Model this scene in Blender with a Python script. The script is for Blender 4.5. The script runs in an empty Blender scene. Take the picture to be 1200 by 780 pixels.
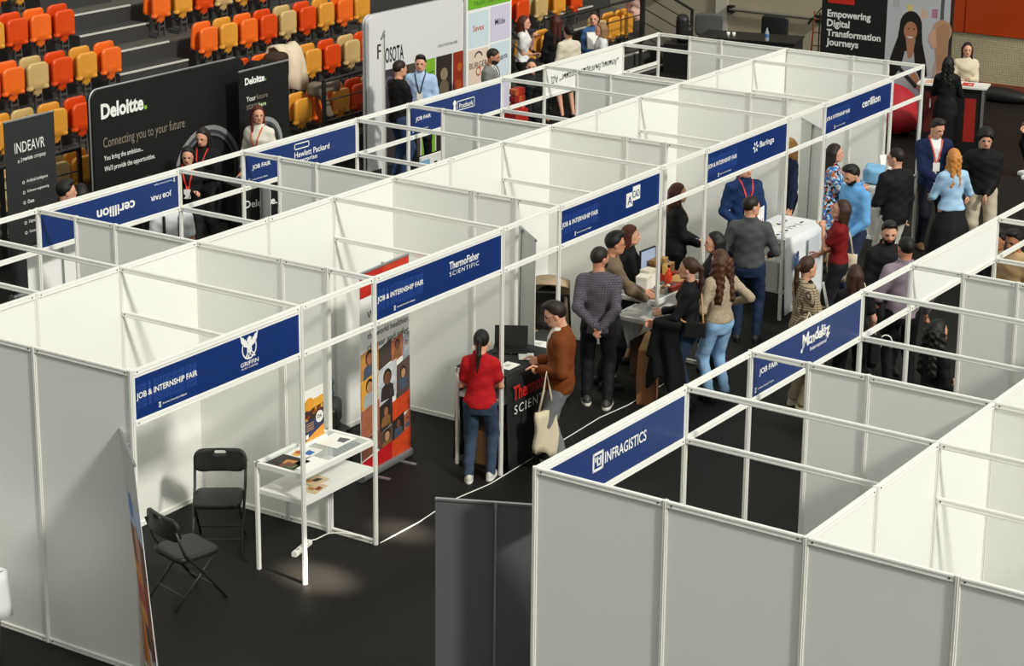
import bpy, math, random
import numpy as np
from mathutils import Vector, Matrix
random.seed(7)
scene = bpy.context.scene
COL = scene.collection
R = math.radians

# ------------------------------------------------------------------ camera (solved from the booth grid)
CX, CY, CZ = -11.171, -10.698, 7.7414
YAW, PITCH, ROLL, FPX = .558183, -.265810, .0152836, 2516.48
PX, PY = 652.85, 268.89                       # principal point in the 1200x780 frame
fw = Vector((math.cos(YAW)*math.cos(PITCH), math.sin(YAW)*math.cos(PITCH), math.sin(PITCH)))
r0 = Vector((math.sin(YAW), -math.cos(YAW), 0)); u0 = r0.cross(fw)
cr = math.cos(ROLL)*r0 + math.sin(ROLL)*u0
cu = -math.sin(ROLL)*r0 + math.cos(ROLL)*u0
cam = bpy.data.cameras.new('camera'); camo = bpy.data.objects.new('camera', cam); COL.objects.link(camo)
camo.matrix_world = Matrix(((cr.x, cu.x, -fw.x, CX), (cr.y, cu.y, -fw.y, CY), (cr.z, cu.z, -fw.z, CZ), (0, 0, 0, 1)))
cam.sensor_fit = 'HORIZONTAL'; cam.sensor_width = 36; cam.lens = FPX/1200*36
cam.shift_x = (600-PX)/1200; cam.shift_y = (PY-390)/1200
cam.clip_end = 200
scene.camera = camo

# ------------------------------------------------------------------ light
world = bpy.data.worlds.new('hall_light'); scene.world = world; world.use_nodes = True
world.node_tree.nodes['Background'].inputs[0].default_value = (.975, 1.0, .93, 1)
world.node_tree.nodes['Background'].inputs[1].default_value = .66
sun = bpy.data.lights.new('sun', 'SUN'); suno = bpy.data.objects.new('sun', sun); COL.objects.link(suno)
suno.rotation_euler = Vector((.36, 1.3, -1.0)).to_track_quat('-Z', 'Y').to_euler()
sun.energy = 1.95; sun.angle = R(5); sun.color = (1, .985, .9)
scene.view_settings.view_transform = 'Standard'; scene.view_settings.look = 'None'
scene.view_settings.gamma = 1; scene.view_settings.use_curve_mapping = False
scene.view_settings.exposure = 0.26

# added spots standing in for light patches by the near booth and end wall
for tgt, src, en, sz in (((2.15, .0, 0), (.6, -11.5, 10), 100000, 2.4), ((3.38, -.02, 0), (1.8, -11.5, 10), 70000, 2.0), ((2.75, 2, .5), (-1.5, -7, 9.5), 450, 3.2), ((25.9, 2.9, .55), (16, -6, 10), 1500, 4)):
    sl = bpy.data.lights.new('patch_spot', 'SPOT'); so = bpy.data.objects.new('patch_spot', sl); COL.objects.link(so); so.location = src
    so.rotation_euler = (Vector(tgt)-Vector(src)).to_track_quat('-Z', 'Y').to_euler(); sl.energy = en; sl.spot_size = R(sz); sl.spot_blend = 1; sl.color = (1, .9, .72); sl.shadow_soft_size = .1

def ray(x, y): return fw + cr*((x-PX)/FPX) - cu*((y-PY)/FPX)
def uz(x, y, z=0.):                            # pixel -> point at height z
    d = ray(x, y); t = (z-CZ)/d.z; return Vector((CX+d.x*t, CY+d.y*t, z))
def uy(x, y, Y):                               # pixel -> point on the plane Y
    d = ray(x, y); t = (Y-CY)/d.y; return Vector((CX+d.x*t, Y, CZ+d.z*t))
def ux(x, y, X):
    d = ray(x, y); t = (X-CX)/d.x; return Vector((X, CY+d.y*t, CZ+d.z*t))
def pix(p):
    d = Vector(p)-Vector((CX, CY, CZ)); z = d.dot(fw)
    return PX+FPX*d.dot(cr)/z, PY-FPX*d.dot(cu)/z

# ------------------------------------------------------------------ materials
def lin(c):
    if isinstance(c, str):
        c = c.lstrip('#'); c = [int(c[i:i+2], 16)/255 for i in (0, 2, 4)]
    return tuple((v/12.92 if v <= .04045 else ((v+.055)/1.055)**2.4) for v in c)+(1.,)
MATS = {}
def mat(name, color, rough=.6, metal=0, noise=None, bump=None, spec=.5, alpha=None, trans=0, sheen=0, coords='Object'):
    """plain procedural material: colour, optional fine mottling (scale, amount) and bump (scale, strength)"""
    if name in MATS: return MATS[name]
    m = bpy.data.materials.new(name); m.use_nodes = True; MATS[name] = m
    nt = m.node_tree; b = nt.nodes['Principled BSDF']; c = lin(color)
    b.inputs['Base Color'].default_value = c; b.inputs['Roughness'].default_value = rough
    b.inputs['Metallic'].default_value = metal; b.inputs['Specular IOR Level'].default_value = spec
    if trans: b.inputs['Transmission Weight'].default_value = trans
    if sheen: b.inputs['Sheen Weight'].default_value = sheen
    if alpha is not None: b.inputs['Alpha'].default_value = alpha
    m.diffuse_color = c
    if noise or bump:
        tc = nt.nodes.new('ShaderNodeTexCoord')
    if noise:
        n = nt.nodes.new('ShaderNodeTexNoise'); n.inputs['Scale'].default_value = noise[0]; n.inputs['Detail'].default_value = 4
        nt.links.new(tc.outputs[coords], n.inputs['Vector'])
        r = nt.nodes.new('ShaderNodeMixRGB'); a = noise[1]
        r.inputs[1].default_value = tuple(max(0, v*(1-a)) for v in c[:3])+(1,)
        r.inputs[2].default_value = tuple(min(1, v*(1+a)) for v in c[:3])+(1,)
        nt.links.new(n.outputs['Fac'], r.inputs[0]); nt.links.new(r.outputs[0], b.inputs['Base Color'])
    if bump:
        n = nt.nodes.new('ShaderNodeTexNoise'); n.inputs['Scale'].default_value = bump[0]; n.inputs['Detail'].default_value = 3
        nt.links.new(tc.outputs[coords], n.inputs['Vector'])
        bp = nt.nodes.new('ShaderNodeBump'); bp.inputs['Strength'].default_value = bump[1]; bp.inputs['Distance'].default_value = .02
        nt.links.new(n.outputs['Fac'], bp.inputs['Height']); nt.links.new(bp.outputs[0], b.inputs['Normal'])
    return m
def nodes(name, rough=.7):
    m = bpy.data.materials.new(name); m.use_nodes = True; MATS[name] = m
    nt = m.node_tree; b = nt.nodes['Principled BSDF']; b.inputs['Roughness'].default_value = rough
    return m, nt, b
def cloth(color, kind='knit'):
    s = {'knit': (60, .25), 'smooth': (9, .16), 'denim': (25, .3)}[kind]
    return mat('cloth_%s_%s' % (kind, color), color, .85 if kind != 'smooth' else .75, noise=(14 if kind != 'denim' else 8, .06 if kind != 'denim' else .22), bump=s, spec=.25)
def plaid_mat(name, base, lines, scale, w=.16, line2=None):
    m, nt, b = nodes(name, .85)
    tc = nt.nodes.new('ShaderNodeTexCoord'); sx = nt.nodes.new('ShaderNodeSeparateXYZ'); nt.links.new(tc.outputs['Object'], sx.inputs[0])
    def stripes(sock, sc, wd):
        a = nt.nodes.new('ShaderNodeMath'); a.operation = 'MULTIPLY'; a.inputs[1].default_value = sc; nt.links.new(sock, a.inputs[0])
        f = nt.nodes.new('ShaderNodeMath'); f.operation = 'FRACT'; nt.links.new(a.outputs[0], f.inputs[0])
        l = nt.nodes.new('ShaderNodeMath'); l.operation = 'LESS_THAN'; l.inputs[1].default_value = wd; nt.links.new(f.outputs[0], l.inputs[0])
        return l.outputs[0]
    ad = nt.nodes.new('ShaderNodeMath'); ad.operation = 'ADD'; nt.links.new(sx.outputs[0], ad.inputs[0]); nt.links.new(sx.outputs[1], ad.inputs[1])
    v = stripes(ad.outputs[0], scale, w); h = stripes(sx.outputs[2], scale, w)
    mx = nt.nodes.new('ShaderNodeMath'); mx.operation = 'ADD'; mx.use_clamp = False; nt.links.new(v, mx.inputs[0]); nt.links.new(h, mx.inputs[1])
    hf = nt.nodes.new('ShaderNodeMath'); hf.operation = 'MULTIPLY'; hf.inputs[1].default_value = .5; nt.links.new(mx.outputs[0], hf.inputs[0])
    cr_ = nt.nodes.new('ShaderNodeValToRGB'); e = cr_.color_ramp.elements
    e[0].color = lin(base); e[1].color = lin(line2 or lines); x = e.new(.5); x.color = lin(lines)
    nt.links.new(hf.outputs[0], cr_.inputs[0]); nt.links.new(cr_.outputs[0], b.inputs['Base Color'])
    return m
def spots_mat(name, cols, scale, kind='voronoi', rough=.8):
    m, nt, b = nodes(name, rough)
    tc = nt.nodes.new('ShaderNodeTexCoord')
    if kind == 'voronoi':
        n = nt.nodes.new('ShaderNodeTexVoronoi'); out = n.outputs['Color']
    else:
        n = nt.nodes.new('ShaderNodeTexNoise'); out = n.outputs['Fac']; n.inputs['Detail'].default_value = 3
    n.inputs['Scale'].default_value = scale; nt.links.new(tc.outputs['Object'], n.inputs['Vector'])
    if kind == 'voronoi':
        s = nt.nodes.new('ShaderNodeSeparateColor'); nt.links.new(out, s.inputs[0]); out = s.outputs[0]
    cr_ = nt.nodes.new('ShaderNodeValToRGB'); cr_.color_ramp.interpolation = 'CONSTANT'; e = cr_.color_ramp.elements
    lo, hi = (0, 1) if kind == 'voronoi' else (.3, .7)
    e[0].position = 0; e[0].color = lin(cols[0]); e[1].position = lo+(hi-lo)/len(cols); e[1].color = lin(cols[1])
    for i in range(2, len(cols)):
        x = e.new(lo+(hi-lo)*i/len(cols)); x.color = lin(cols[i])
    nt.links.new(out, cr_.inputs[0]); nt.links.new(cr_.outputs[0], b.inputs['Base Color'])
    return m

# ------------------------------------------------------------------ mesh helpers
def tag(o, label=None, cat=None, group=None, kind=None):
    if label: o['label'] = label
    if cat: o['category'] = cat
    if group: o['group'] = group
    if kind: o['kind'] = kind
    return o
def empty(name, loc=(0, 0, 0), rz=0, label=None, cat=None, group=None, kind=None):
    o = bpy.data.objects.new(name, None); COL.objects.link(o); o.location = loc; o.rotation_euler = (0, 0, rz)
    o.empty_display_size = .1
    return tag(o, label, cat, group, kind)
def link(name, me, parent=None, loc=None, rz=None):
    o = bpy.data.objects.new(name, me); COL.objects.link(o)
    if parent: o.parent = parent
    if loc is not None: o.location = loc
    if rz is not None: o.rotation_euler = (0, 0, rz)
    return o
def copy_tree(o, parent=None):
    c = o.copy(); COL.objects.link(c); c.parent = parent
    for ch in list(o.children): copy_tree(ch, c)
    return c
class MB:
    """collects polygons, built as ONE mesh object"""
    def __init__(s): s.v = []; s.f = []; s.m = []
    def add(s, V, F, mi=0, M=None):
        o = len(s.v)
        for p in V:
            p = Vector(p); s.v.append(tuple(M @ p if M else p))
        for f in F: s.f.append(tuple(i+o for i in f)); s.m.append(mi)
        return s
    def box(s, a, b, mi=0, M=None):
        x0, y0, z0 = a; x1, y1, z1 = b
        V = [(x0, y0, z0), (x1, y0, z0), (x1, y1, z0), (x0, y1, z0), (x0, y0, z1), (x1, y0, z1), (x1, y1, z1), (x0, y1, z1)]
        return s.add(V, [(3, 2, 1, 0), (4, 5, 6, 7), (0, 1, 5, 4), (1, 2, 6, 5), (2, 3, 7, 6), (3, 0, 4, 7)], mi, M)
    def rbox(s, a, b, r, mi=0, M=None, axis=2, n=3):
        """box with edges along one axis rounded, and chamfered ends"""
        i, j = [(1, 2), (2, 0), (0, 1)][axis]
        pts = []
        for k, (sx, sy) in enumerate(((1, 1), (-1, 1), (-1, -1), (1, -1))):
            cx_ = (b[i]-r if sx > 0 else a[i]+r); cy_ = (b[j]-r if sy > 0 else a[j]+r)
            for q in range(n+1):
                t = math.pi/2*(k+q/n); pts.append((cx_+r*math.cos(t), cy_+r*math.sin(t)))
        return s.prism(pts, a[axis], b[axis], mi, M, axis)
    def prism(s, pts, z0, z1, mi=0, M=None, axis=2):
        i, j = [(1, 2), (2, 0), (0, 1)][axis]; n = len(pts); V = []
        for z in (z0, z1):
            for p in pts:
                v = [0, 0, 0]; v[i] = p[0]; v[j] = p[1]; v[axis] = z; V.append(v)
        F = [tuple(range(n-1, -1, -1)), tuple(range(n, 2*n))]+[(k, (k+1) % n, n+(k+1) % n, n+k) for k in range(n)]
        return s.add(V, F, mi, M)
    def cyl(s, p0, p1, ra, rb=None, n=10, mi=0, M=None, caps=True):
        rb = ra if rb is None else rb; p0 = Vector(p0); p1 = Vector(p1); d = (p1-p0).normalized()
        a = d.orthogonal().normalized(); b = d.cross(a); V = []
        for p, r in ((p0, ra), (p1, rb)):
            for k in range(n):
                t = 2*math.pi*k/n; V.append(p+a*(r*math.cos(t))+b*(r*math.sin(t)))
        F = [(k, (k+1) % n, n+(k+1) % n, n+k) for k in range(n)]
        if caps: F += [tuple(range(n-1, -1, -1)), tuple(range(n, 2*n))]
        return s.add(V, F, mi, M)
    def tube(s, pts, r, n=7, mi=0, M=None, closed=False):
        pts = [Vector(p) for p in pts]; V = []; m = len(pts); up = None
        for k, p in enumerate(pts):
            if closed: d = pts[(k+1) % m]-pts[k-1]
            else: d = pts[min(k+1, m-1)]-pts[max(k-1, 0)]
            d.normalize()
            if up is None: up = d.orthogonal().normalized()
            up = (up-d*up.dot(d)); up = up.normalized() if up.length > 1e-6 else d.orthogonal().normalized()
            w = d.cross(up); rr = r[k] if isinstance(r, (list, tuple)) else r
            for q in range(n):
                t = 2*math.pi*q/n; V.append(p+up*(rr*math.cos(t))+w*(rr*math.sin(t)))
        F = []
        for k in range(m if closed else m-1):
            k2 = (k+1) % m
            for q in range(n): F.append((k*n+q, k*n+(q+1) % n, k2*n+(q+1) % n, k2*n+q))
        if not closed: F += [tuple(range(n-1, -1, -1)), tuple(range((m-1)*n, m*n))]
        return s.add(V, F, mi, M)
    def lathe(s, prof, c=(0, 0, 0), n=14, mi=0, M=None):
        V = []; c = Vector(c)
        for r, z in prof:
            for k in range(n):
                t = 2*math.pi*k/n; V.append(c+Vector((r*math.cos(t), r*math.sin(t), z)))
        F = []
        for i in range(len(prof)-1):
            for k in range(n): F.append((i*n+k, i*n+(k+1) % n, (i+1)*n+(k+1) % n, (i+1)*n+k))
        F += [tuple(range(n-1, -1, -1)), tuple(range((len(prof)-1)*n, len(prof)*n))]
        return s.add(V, F, mi, M)
    def sheet(s, P, th, mi=0, M=None):
        """P: 2D list of points, given a thickness"""
        P = [[Vector(p) for p in row] for row in P]; a, b = len(P), len(P[0]); V = []
        N = [[None]*b for _ in range(a)]
        for i in range(a):
            for j in range(b):
                du = P[min(i+1, a-1)][j]-P[max(i-1, 0)][j]; dv = P[i][min(j+1, b-1)]-P[i][max(j-1, 0)]
                n = du.cross(dv); N[i][j] = n.normalized() if n.length > 1e-9 else Vector((0, 0, 1))
        for sg in (.5, -.5):
            for i in range(a):
                for j in range(b): V.append(P[i][j]+N[i][j]*th*sg)
        F = []; o = a*b
        for i in range(a-1):
            for j in range(b-1):
                q = (i*b+j, (i+1)*b+j, (i+1)*b+j+1, i*b+j+1); F.append(q); F.append(tuple(k+o for k in reversed(q)))
        ring = [i*b for i in range(a)]+[(a-1)*b+j for j in range(1, b)]+[i*b+b-1 for i in range(a-2, -1, -1)]+[j for j in range(b-2, 0, -1)]
        for k in range(len(ring)):
            p, q = ring[k], ring[(k+1) % len(ring)]; F.append((q, p, p+o, q+o))
        return s.add(V, F, mi, M)
    def mesh(s, name, mats, smooth=False):
        me = bpy.data.meshes.new(name); me.from_pydata(s.v, [], s.f)
        for m in (mats if isinstance(mats, (list, tuple)) else [mats]): me.materials.append(m)
        me.polygons.foreach_set('material_index', s.m)
        if smooth: me.polygons.foreach_set('use_smooth', [True]*len(s.f))
        me.update(); return me
    def build(s, name, mats, parent=None, smooth=False, loc=None, rz=None):
        return link(name, s.mesh(name, mats, smooth), parent, loc, rz)

# flat lettering -------------------------------------------------------------
TXT = {}
def text_geo(txt, bold=0., sx=1., spacing=1.):
    key = (txt, bold, sx, spacing)
    if key not in TXT:
        cu_ = bpy.data.curves.new('txt', 'FONT'); cu_.body = txt; cu_.size = 1; cu_.offset = bold; cu_.resolution_u = 3
        cu_.space_character = spacing
        o = bpy.data.objects.new('txt', cu_)
        me = bpy.data.meshes.new_from_object(o)
        V = [v.co.copy() for v in me.vertices]; F = [tuple(p.vertices) for p in me.polygons]
        bpy.data.objects.remove(o); bpy.data.curves.remove(cu_); bpy.data.meshes.remove(me)
        if V:
            x0 = min(v.x for v in V); y0 = min(v.y for v in V)
            for v in V: v.x = (v.x-x0)*sx; v.y -= y0
            w = max(v.x for v in V); h = max(v.y for v in V)
        else: w = h = .001
        TXT[key] = (V, F, w, h)
    return TXT[key]
def put_text(mb, txt, M, x, y, height=None, width=None, bold=0., mi=0, lift=.0015, rot=0, spacing=1., centre=False, sx=1.):
    """lay text on the local plane of M (x right, y up, z out); height or width fixes the scale (both: stretched)"""
    V, F, w, h = text_geo(txt, bold, sx, spacing)
    sy = height/h if height else width/w; sxx = width/w if width else sy
    c, s = math.cos(rot), math.sin(rot); P = []
    for v in V:
        a, b = v.x*sxx, v.y*sy
        if centre: a -= w*sxx/2
        P.append((x+a*c-b*s, y+a*s+b*c, lift))
    mb.add(P, F, mi, M)
def plane_M(origin, xdir, ydir=(0, 0, 1)):
    x = Vector(xdir).normalized(); y = Vector(ydir).normalized(); z = x.cross(y)
    return Matrix(((x.x, y.x, z.x, origin[0]), (x.y, y.y, z.y, origin[1]), (x.z, y.z, z.z, origin[2]), (0, 0, 0, 1)))
def rect(mb, M, x0, y0, x1, y1, mi=0, lift=.001, th=None):
    mb.box((x0, y0, lift-(th or .001)), (x1, y1, lift), mi, M)
def poly(mb, M, pts, mi=0, lift=.0015):
    mb.add([(p[0], p[1], lift) for p in pts], [tuple(range(len(pts)))], mi, M)
def ring(mb, M, cx_, cy_, r1, r2, a0=0, a1=360, mi=0, lift=.0015, n=28, ky=1.):
    V = []; F = []
    for k in range(n+1):
        t = R(a0+(a1-a0)*k/n)
        for r_ in (r1, r2): V.append((cx_+r_*math.cos(t), cy_+r_*math.sin(t)*ky, lift))
    for k in range(n): F.append((2*k, 2*k+1, 2*k+3, 2*k+2))
    mb.add(V, F, mi, M)
def disc(mb, M, cx_, cy_, r, mi=0, lift=.0015, n=20, ky=1.):
    poly(mb, M, [(cx_+r*math.cos(2*math.pi*k/n), cy_+r*math.sin(2*math.pi*k/n)*ky) for k in range(n)], mi, lift)
# ================================================================== the setting
M_floor, nt, b = nodes('hall_floor_rubber', .62)
b.inputs['Specular IOR Level'].default_value = .18
tc = nt.nodes.new('ShaderNodeTexCoord')
n1 = nt.nodes.new('ShaderNodeTexNoise'); n1.inputs['Scale'].default_value = .6; n1.inputs['Detail'].default_value = 6
n2 = nt.nodes.new('ShaderNodeTexNoise'); n2.inputs['Scale'].default_value = 90
nt.links.new(tc.outputs['Object'], n1.inputs['Vector']); nt.links.new(tc.outputs['Object'], n2.inputs['Vector'])
mx = nt.nodes.new('ShaderNodeMath'); mx.operation = 'MULTIPLY'; nt.links.new(n1.outputs['Fac'], mx.inputs[0]); nt.links.new(n2.outputs['Fac'], mx.inputs[1])
rp = nt.nodes.new('ShaderNodeValToRGB'); rp.color_ramp.elements[0].color = lin('#121110'); rp.color_ramp.elements[1].color = lin('#211f1d')
rp.color_ramp.elements[0].position = .1; rp.color_ramp.elements[1].position = .45
nt.links.new(mx.outputs[0], rp.inputs[0]); nt.links.new(rp.outputs[0], b.inputs['Base Color'])
bp = nt.nodes.new('ShaderNodeBump'); bp.inputs['Strength'].default_value = .08; nt.links.new(n2.outputs['Fac'], bp.inputs['Height']); nt.links.new(bp.outputs[0], b.inputs['Normal'])
fl = MB(); fl.box((-16, -16, -.1), (26.1, 17, 0))
tag(fl.build('floor', M_floor), 'dark charcoal rubber hall floor', 'floor', kind='structure')

M_wall = mat('wall_paint_taupe', '#a39a86', .8, noise=(1.5, .08))
M_pad, nt, b = nodes('woven_wall_padding', .9)
tc = nt.nodes.new('ShaderNodeTexCoord'); mp = nt.nodes.new('ShaderNodeMapping'); mp.inputs['Rotation'].default_value = (0, R(90), 0)
bk = nt.nodes.new('ShaderNodeTexBrick'); bk.inputs['Scale'].default_value = 9; bk.inputs['Color1'].default_value = lin('#c0b596'); bk.inputs['Color2'].default_value = lin('#b3a888')
bk.inputs['Mortar'].default_value = lin('#867d66'); bk.inputs['Mortar Size'].default_value = .03; bk.offset = 0
bk.inputs['Brick Width'].default_value = .4; bk.inputs['Row Height'].default_value = .4
nt.links.new(tc.outputs['Object'], mp.inputs[0]); nt.links.new(mp.outputs[0], bk.inputs['Vector']); nt.links.new(bk.outputs[0], b.inputs['Base Color'])
M_orange = mat('wall_panel_orange', '#b5400f', .35, noise=(.7, .15))
M_dark = mat('dark_steel', '#2b2b2b', .5, spec=.4)
M_skirt = mat('brick_red_skirting', '#8a4a2c', .7)
w = MB(); w.box((26, -16, 0), (26.3, 17, 9)); wl = w.build('wall_end', M_wall); tag(wl, 'taupe painted end wall of the hall', 'wall', kind='structure')
w = MB(); w.box((25.93, -6, .1), (26, 5.6, .97)); link('wall_padding', w.mesh('wall_padding', M_pad), wl)
for k in range(6):                                                       # orange boards above the padding
    w = MB(); w.box((25.9, 5.6-1.9*(k+1)+.01, .98), (26, 5.6-1.9*k-.01, 3.2)); link('orange_panel', w.mesh('orange_panel', M_orange), wl)
w = MB(); w.box((25.9, -6, 0), (26, 5.6, .1)); link('skirting', w.mesh('skirting', M_skirt), wl)
# exit door with push bar
M_door = mat('door_paint_beige', '#b3a98f', .6, noise=(2, .06)); M_black = mat('black_plastic', '#101010', .5)
dr = empty('door_1', (26, 8.62, 0), 0, 'beige exit door with a long push bar', 'door', kind='structure')
w = MB(); w.box((-.05, -2.1, 0), (-.002, 0, 2.2)); w.build('door_leaf', M_door, dr)
w = MB(); w.box((-.07, 0, 0), (-.002, .26, 2.3)); w.box((-.07, -2.1, 2.2), (-.002, 0, 2.3)); w.build('door_frame', mat('frame_pale', '#c6c2b4', .6), dr)
w = MB(); w.cyl((-.14, -.1, .93), (-.14, -2.0, .93), .035, n=12); w.box((-.17, -.16, .86), (-.05, -.04, 1.0), 1); w.box((-.17, -2.06, .86), (-.05, -1.94, 1.0), 1)
w.build('push_bar', [mat('bar_grey', '#7a766a', .5, .2), M_black], dr)

ORD = ['first', 'second', 'third', 'fourth', 'fifth', 'sixth', 'seventh', 'eighth', 'ninth']
ROWN = ['lowest row', 'second row up', 'third row up', 'fourth row up', 'fifth row up', 'sixth row up', 'seventh row up', 'top row']
# grandstand: terraced rows along X
NT = 8; SY, DY, SZ, DZ = 9.25, .8, .34, .48
M_tier = mat('terrace_grey', '#333230', .75, noise=(3, .15)); M_nose = mat('step_nosing', '#c9c7c0', .5)
M_tread = mat('terrace_tread', '#4e4a43', .8, noise=(6, .2))
for k in range(NT):
    t = MB(); y0 = SY+DY*k; z = SZ+DZ*k
    t.box((-2, y0, 0), (25.2, y0+(DY if k < NT-1 else 3), z-.02)); t.box((-2, y0, z-.02), (25.2, y0+(DY if k < NT-1 else 3), z), 1)
    tag(t.build('grandstand_tier', [M_tier, M_tread]), 'dark grandstand terrace under the %s of seats' % ROWN[k], 'terrace', kind='structure')
    for j, (ax0, ax1) in enumerate(((11.72+.02*k, 13.22+.02*k), (22.2, 23.9))):
        if j == 1 and k > 3: continue
        s = MB(); s.box((ax0, y0-.38, z-DZ), (ax1, y0-.003, z-DZ/2)); e = s.build('stair_step', M_tier)
        tag(e, 'pale-nosed dark step in the %s aisle at the %s' % ('left' if j == 0 else 'far', ROWN[k]), 'step', 'aisle steps', kind='structure')
        q = MB(); q.box((ax0, y0-.39, z-DZ/2-.02), (ax1, y0-.35, z-DZ/2+.003)); q.build('nosing', M_nose, e)
        q = MB(); q.box((ax0, y0-.008, z-.02), (ax1, y0+.03, z+.003)); q.build('nosing', M_nose, e)
w = MB(); w.box((-16, -16, 0), (-15.6, 17, 11)); tag(w.build('wall_light_block', mat('wall_back_dark', '#35332f', .9)), 'unseen dark wall behind the camera, added to block light', 'wall', kind='structure')  # wall_light_block: unseen wall, added to cut ambient light from behind the camera
w = MB(); w.box((-2, 15.9, 0), (25.9, 16.2, 9)); tag(w.build('wall_back', mat('wall_back_dark', '#35332f', .9)), 'dark wall behind the grandstand', 'wall', kind='structure')

# ------------------------------------------------------------------ surface nets (used for all soft shapes)
def surfnet(f, lo, hi, h):
    lo = np.array(lo, np.float32); n = np.maximum(3, np.ceil((np.array(hi)-lo)/h).astype(int)+1)
    ax = [lo[i]+h*np.arange(n[i], dtype=np.float32) for i in range(3)]
    X, Y, Z = np.meshgrid(*ax, indexing='ij')
    v = f(X, Y, Z).astype(np.float32); s = v < 0
    c = np.zeros(tuple(n-1), np.uint8)
    offs = [(i, j, k) for i in (0, 1) for j in (0, 1) for k in (0, 1)]
    for i, j, k in offs: c += s[i:n[0]-1+i, j:n[1]-1+j, k:n[2]-1+k]
    act = np.argwhere((c > 0) & (c < 8))
    if len(act) == 0: return np.zeros((0, 3), np.float32), np.zeros((0, 4), np.int32)
    idx = -np.ones(tuple(n-1), np.int32); idx[tuple(act.T)] = np.arange(len(act))
    cv = np.stack([v[act[:, 0]+i, act[:, 1]+j, act[:, 2]+k] for i, j, k in offs], 1)
    P = np.zeros((len(act), 3), np.float32); cnt = np.zeros(len(act), np.float32)
    for a in range(8):
        for bb in range(a+1, 8):
            d = np.array(offs[bb])-np.array(offs[a])
            if np.abs(d).sum() != 1: continue
            va, vb = cv[:, a], cv[:, bb]; m = (va < 0) != (vb < 0)
            t = np.where(m, va/np.where(m, va-vb, 1), 0)
            P += m[:, None]*(np.array(offs[a], np.float32)+t[:, None]*d.astype(np.float32)); cnt += m
    P = lo+h*(act+P/cnt[:, None])
    Q = []
    for axn in range(3):
        o = np.eye(3, dtype=int)[axn]
        a = s[:n[0]-o[0], :n[1]-o[1], :n[2]-o[2]]; bb = s[o[0]:, o[1]:, o[2]:]
        e = np.argwhere(a != bb); u, w_ = (axn+1) % 3, (axn+2) % 3
        e = e[(e[:, u] > 0) & (e[:, w_] > 0) & (e[:, u] < n[u]-1) & (e[:, w_] < n[w_]-1)]
        if len(e) == 0: continue
        flip = a[tuple(e.T)]
        U = np.eye(3, dtype=int)[u]; W = np.eye(3, dtype=int)[w_]
        q = np.stack([idx[tuple((e-U-W).T)], idx[tuple((e-W).T)], idx[tuple(e.T)], idx[tuple((e-U).T)]], 1)
        q[~flip] = q[~flip][:, ::-1]; Q.append(q)
    return P, np.concatenate(Q)
def np_mesh(name, V, F, mats, mi=None, smooth=True):
    me = bpy.data.meshes.new(name); nv, nf = len(V), len(F)
    me.vertices.add(nv); me.vertices.foreach_set('co', np.ascontiguousarray(V, np.float32).ravel())
    me.loops.add(nf*4); me.loops.foreach_set('vertex_index', np.ascontiguousarray(F, np.int32).ravel())
    me.polygons.add(nf); me.polygons.foreach_set('loop_start', np.arange(0, nf*4, 4, dtype=np.int32))
    me.polygons.foreach_set('loop_total', np.full(nf, 4, np.int32))
    for m in (mats if isinstance(mats, (list, tuple)) else [mats]): me.materials.append(m)
    if mi is not None: me.polygons.foreach_set('material_index', np.ascontiguousarray(mi, np.int32))
    me.polygons.foreach_set('use_smooth', np.full(nf, smooth)); me.update(calc_edges=True); me.validate()
    return me
def smin(a, b, k):
    h = np.maximum(k-np.abs(a-b), 0)/k; return np.minimum(a, b)-h*h*k*.25
def cap(X, Y, Z, a, b, ra, rb=None, sx=1.):
    rb = ra if rb is None else rb; a = np.array(a, np.float32); d = np.array(b, np.float32)-a; L = max(float(d@d), 1e-9)
    px, py, pz = X-a[0], Y-a[1], Z-a[2]; t = np.clip((px*d[0]+py*d[1]+pz*d[2])/L, 0, 1)
    return np.sqrt(((px-t*d[0])*sx)**2+(py-t*d[1])**2+(pz-t*d[2])**2)-(ra+t*(rb-ra))
def ell(X, Y, Z, c, r):
    k0 = np.sqrt(((X-c[0])/r[0])**2+((Y-c[1])/r[1])**2+((Z-c[2])/r[2])**2)
    return (k0-1)*min(r)
def rbx(X, Y, Z, c, hs, r):
    qx, qy, qz = np.abs(X-c[0])-hs[0]+r, np.abs(Y-c[1])-hs[1]+r, np.abs(Z-c[2])-hs[2]+r
    return np.sqrt(np.maximum(qx, 0)**2+np.maximum(qy, 0)**2+np.maximum(qz, 0)**2)+np.minimum(np.maximum(qx, np.maximum(qy, qz)), 0)-r

# ------------------------------------------------------------------ folding stadium seats
def rr2(X, Z, c, hx, hz, r):
    qx, qz = np.abs(X-c[0])-hx+r, np.abs(Z-c[1])-hz+r
    return np.sqrt(np.maximum(qx, 0)**2+np.maximum(qz, 0)**2)+np.minimum(np.maximum(qx, qz), 0)-r
def slab(d2, y, t): return np.sqrt(np.maximum(d2+.018, 0)**2+np.maximum(np.abs(y)-t+.018, 0)**2)+np.minimum(np.maximum(d2+.018, np.abs(y)-t+.018), 0)-.018
def seat_sdf(X, Y, Z):        # folded pan: rounded shield, tongue and two hinge lobes; faces -Y
    yy = Y+.11+.35*X*X-.25*np.maximum(0, .42-Z)
    d = slab(rr2(X, Z, (0, .53), .195, .185, .085), yy, .034)
    d = smin(d, slab(rr2(X, Z, (.02, .32), .075, .1, .03), yy, .03), .04)
    for s in (-1, 1): d = smin(d, ell(X, Y, Z, (s*.15, -.11, .355), (.06, .055, .036)), .02)
    return d
def back_sdf(X, Y, Z):
    yy = Y-.3*X*X+.12*(Z-.55)
    return slab(rr2(X, Z, (0, .57), .205, .22, .09), yy-.03, .03)
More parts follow.
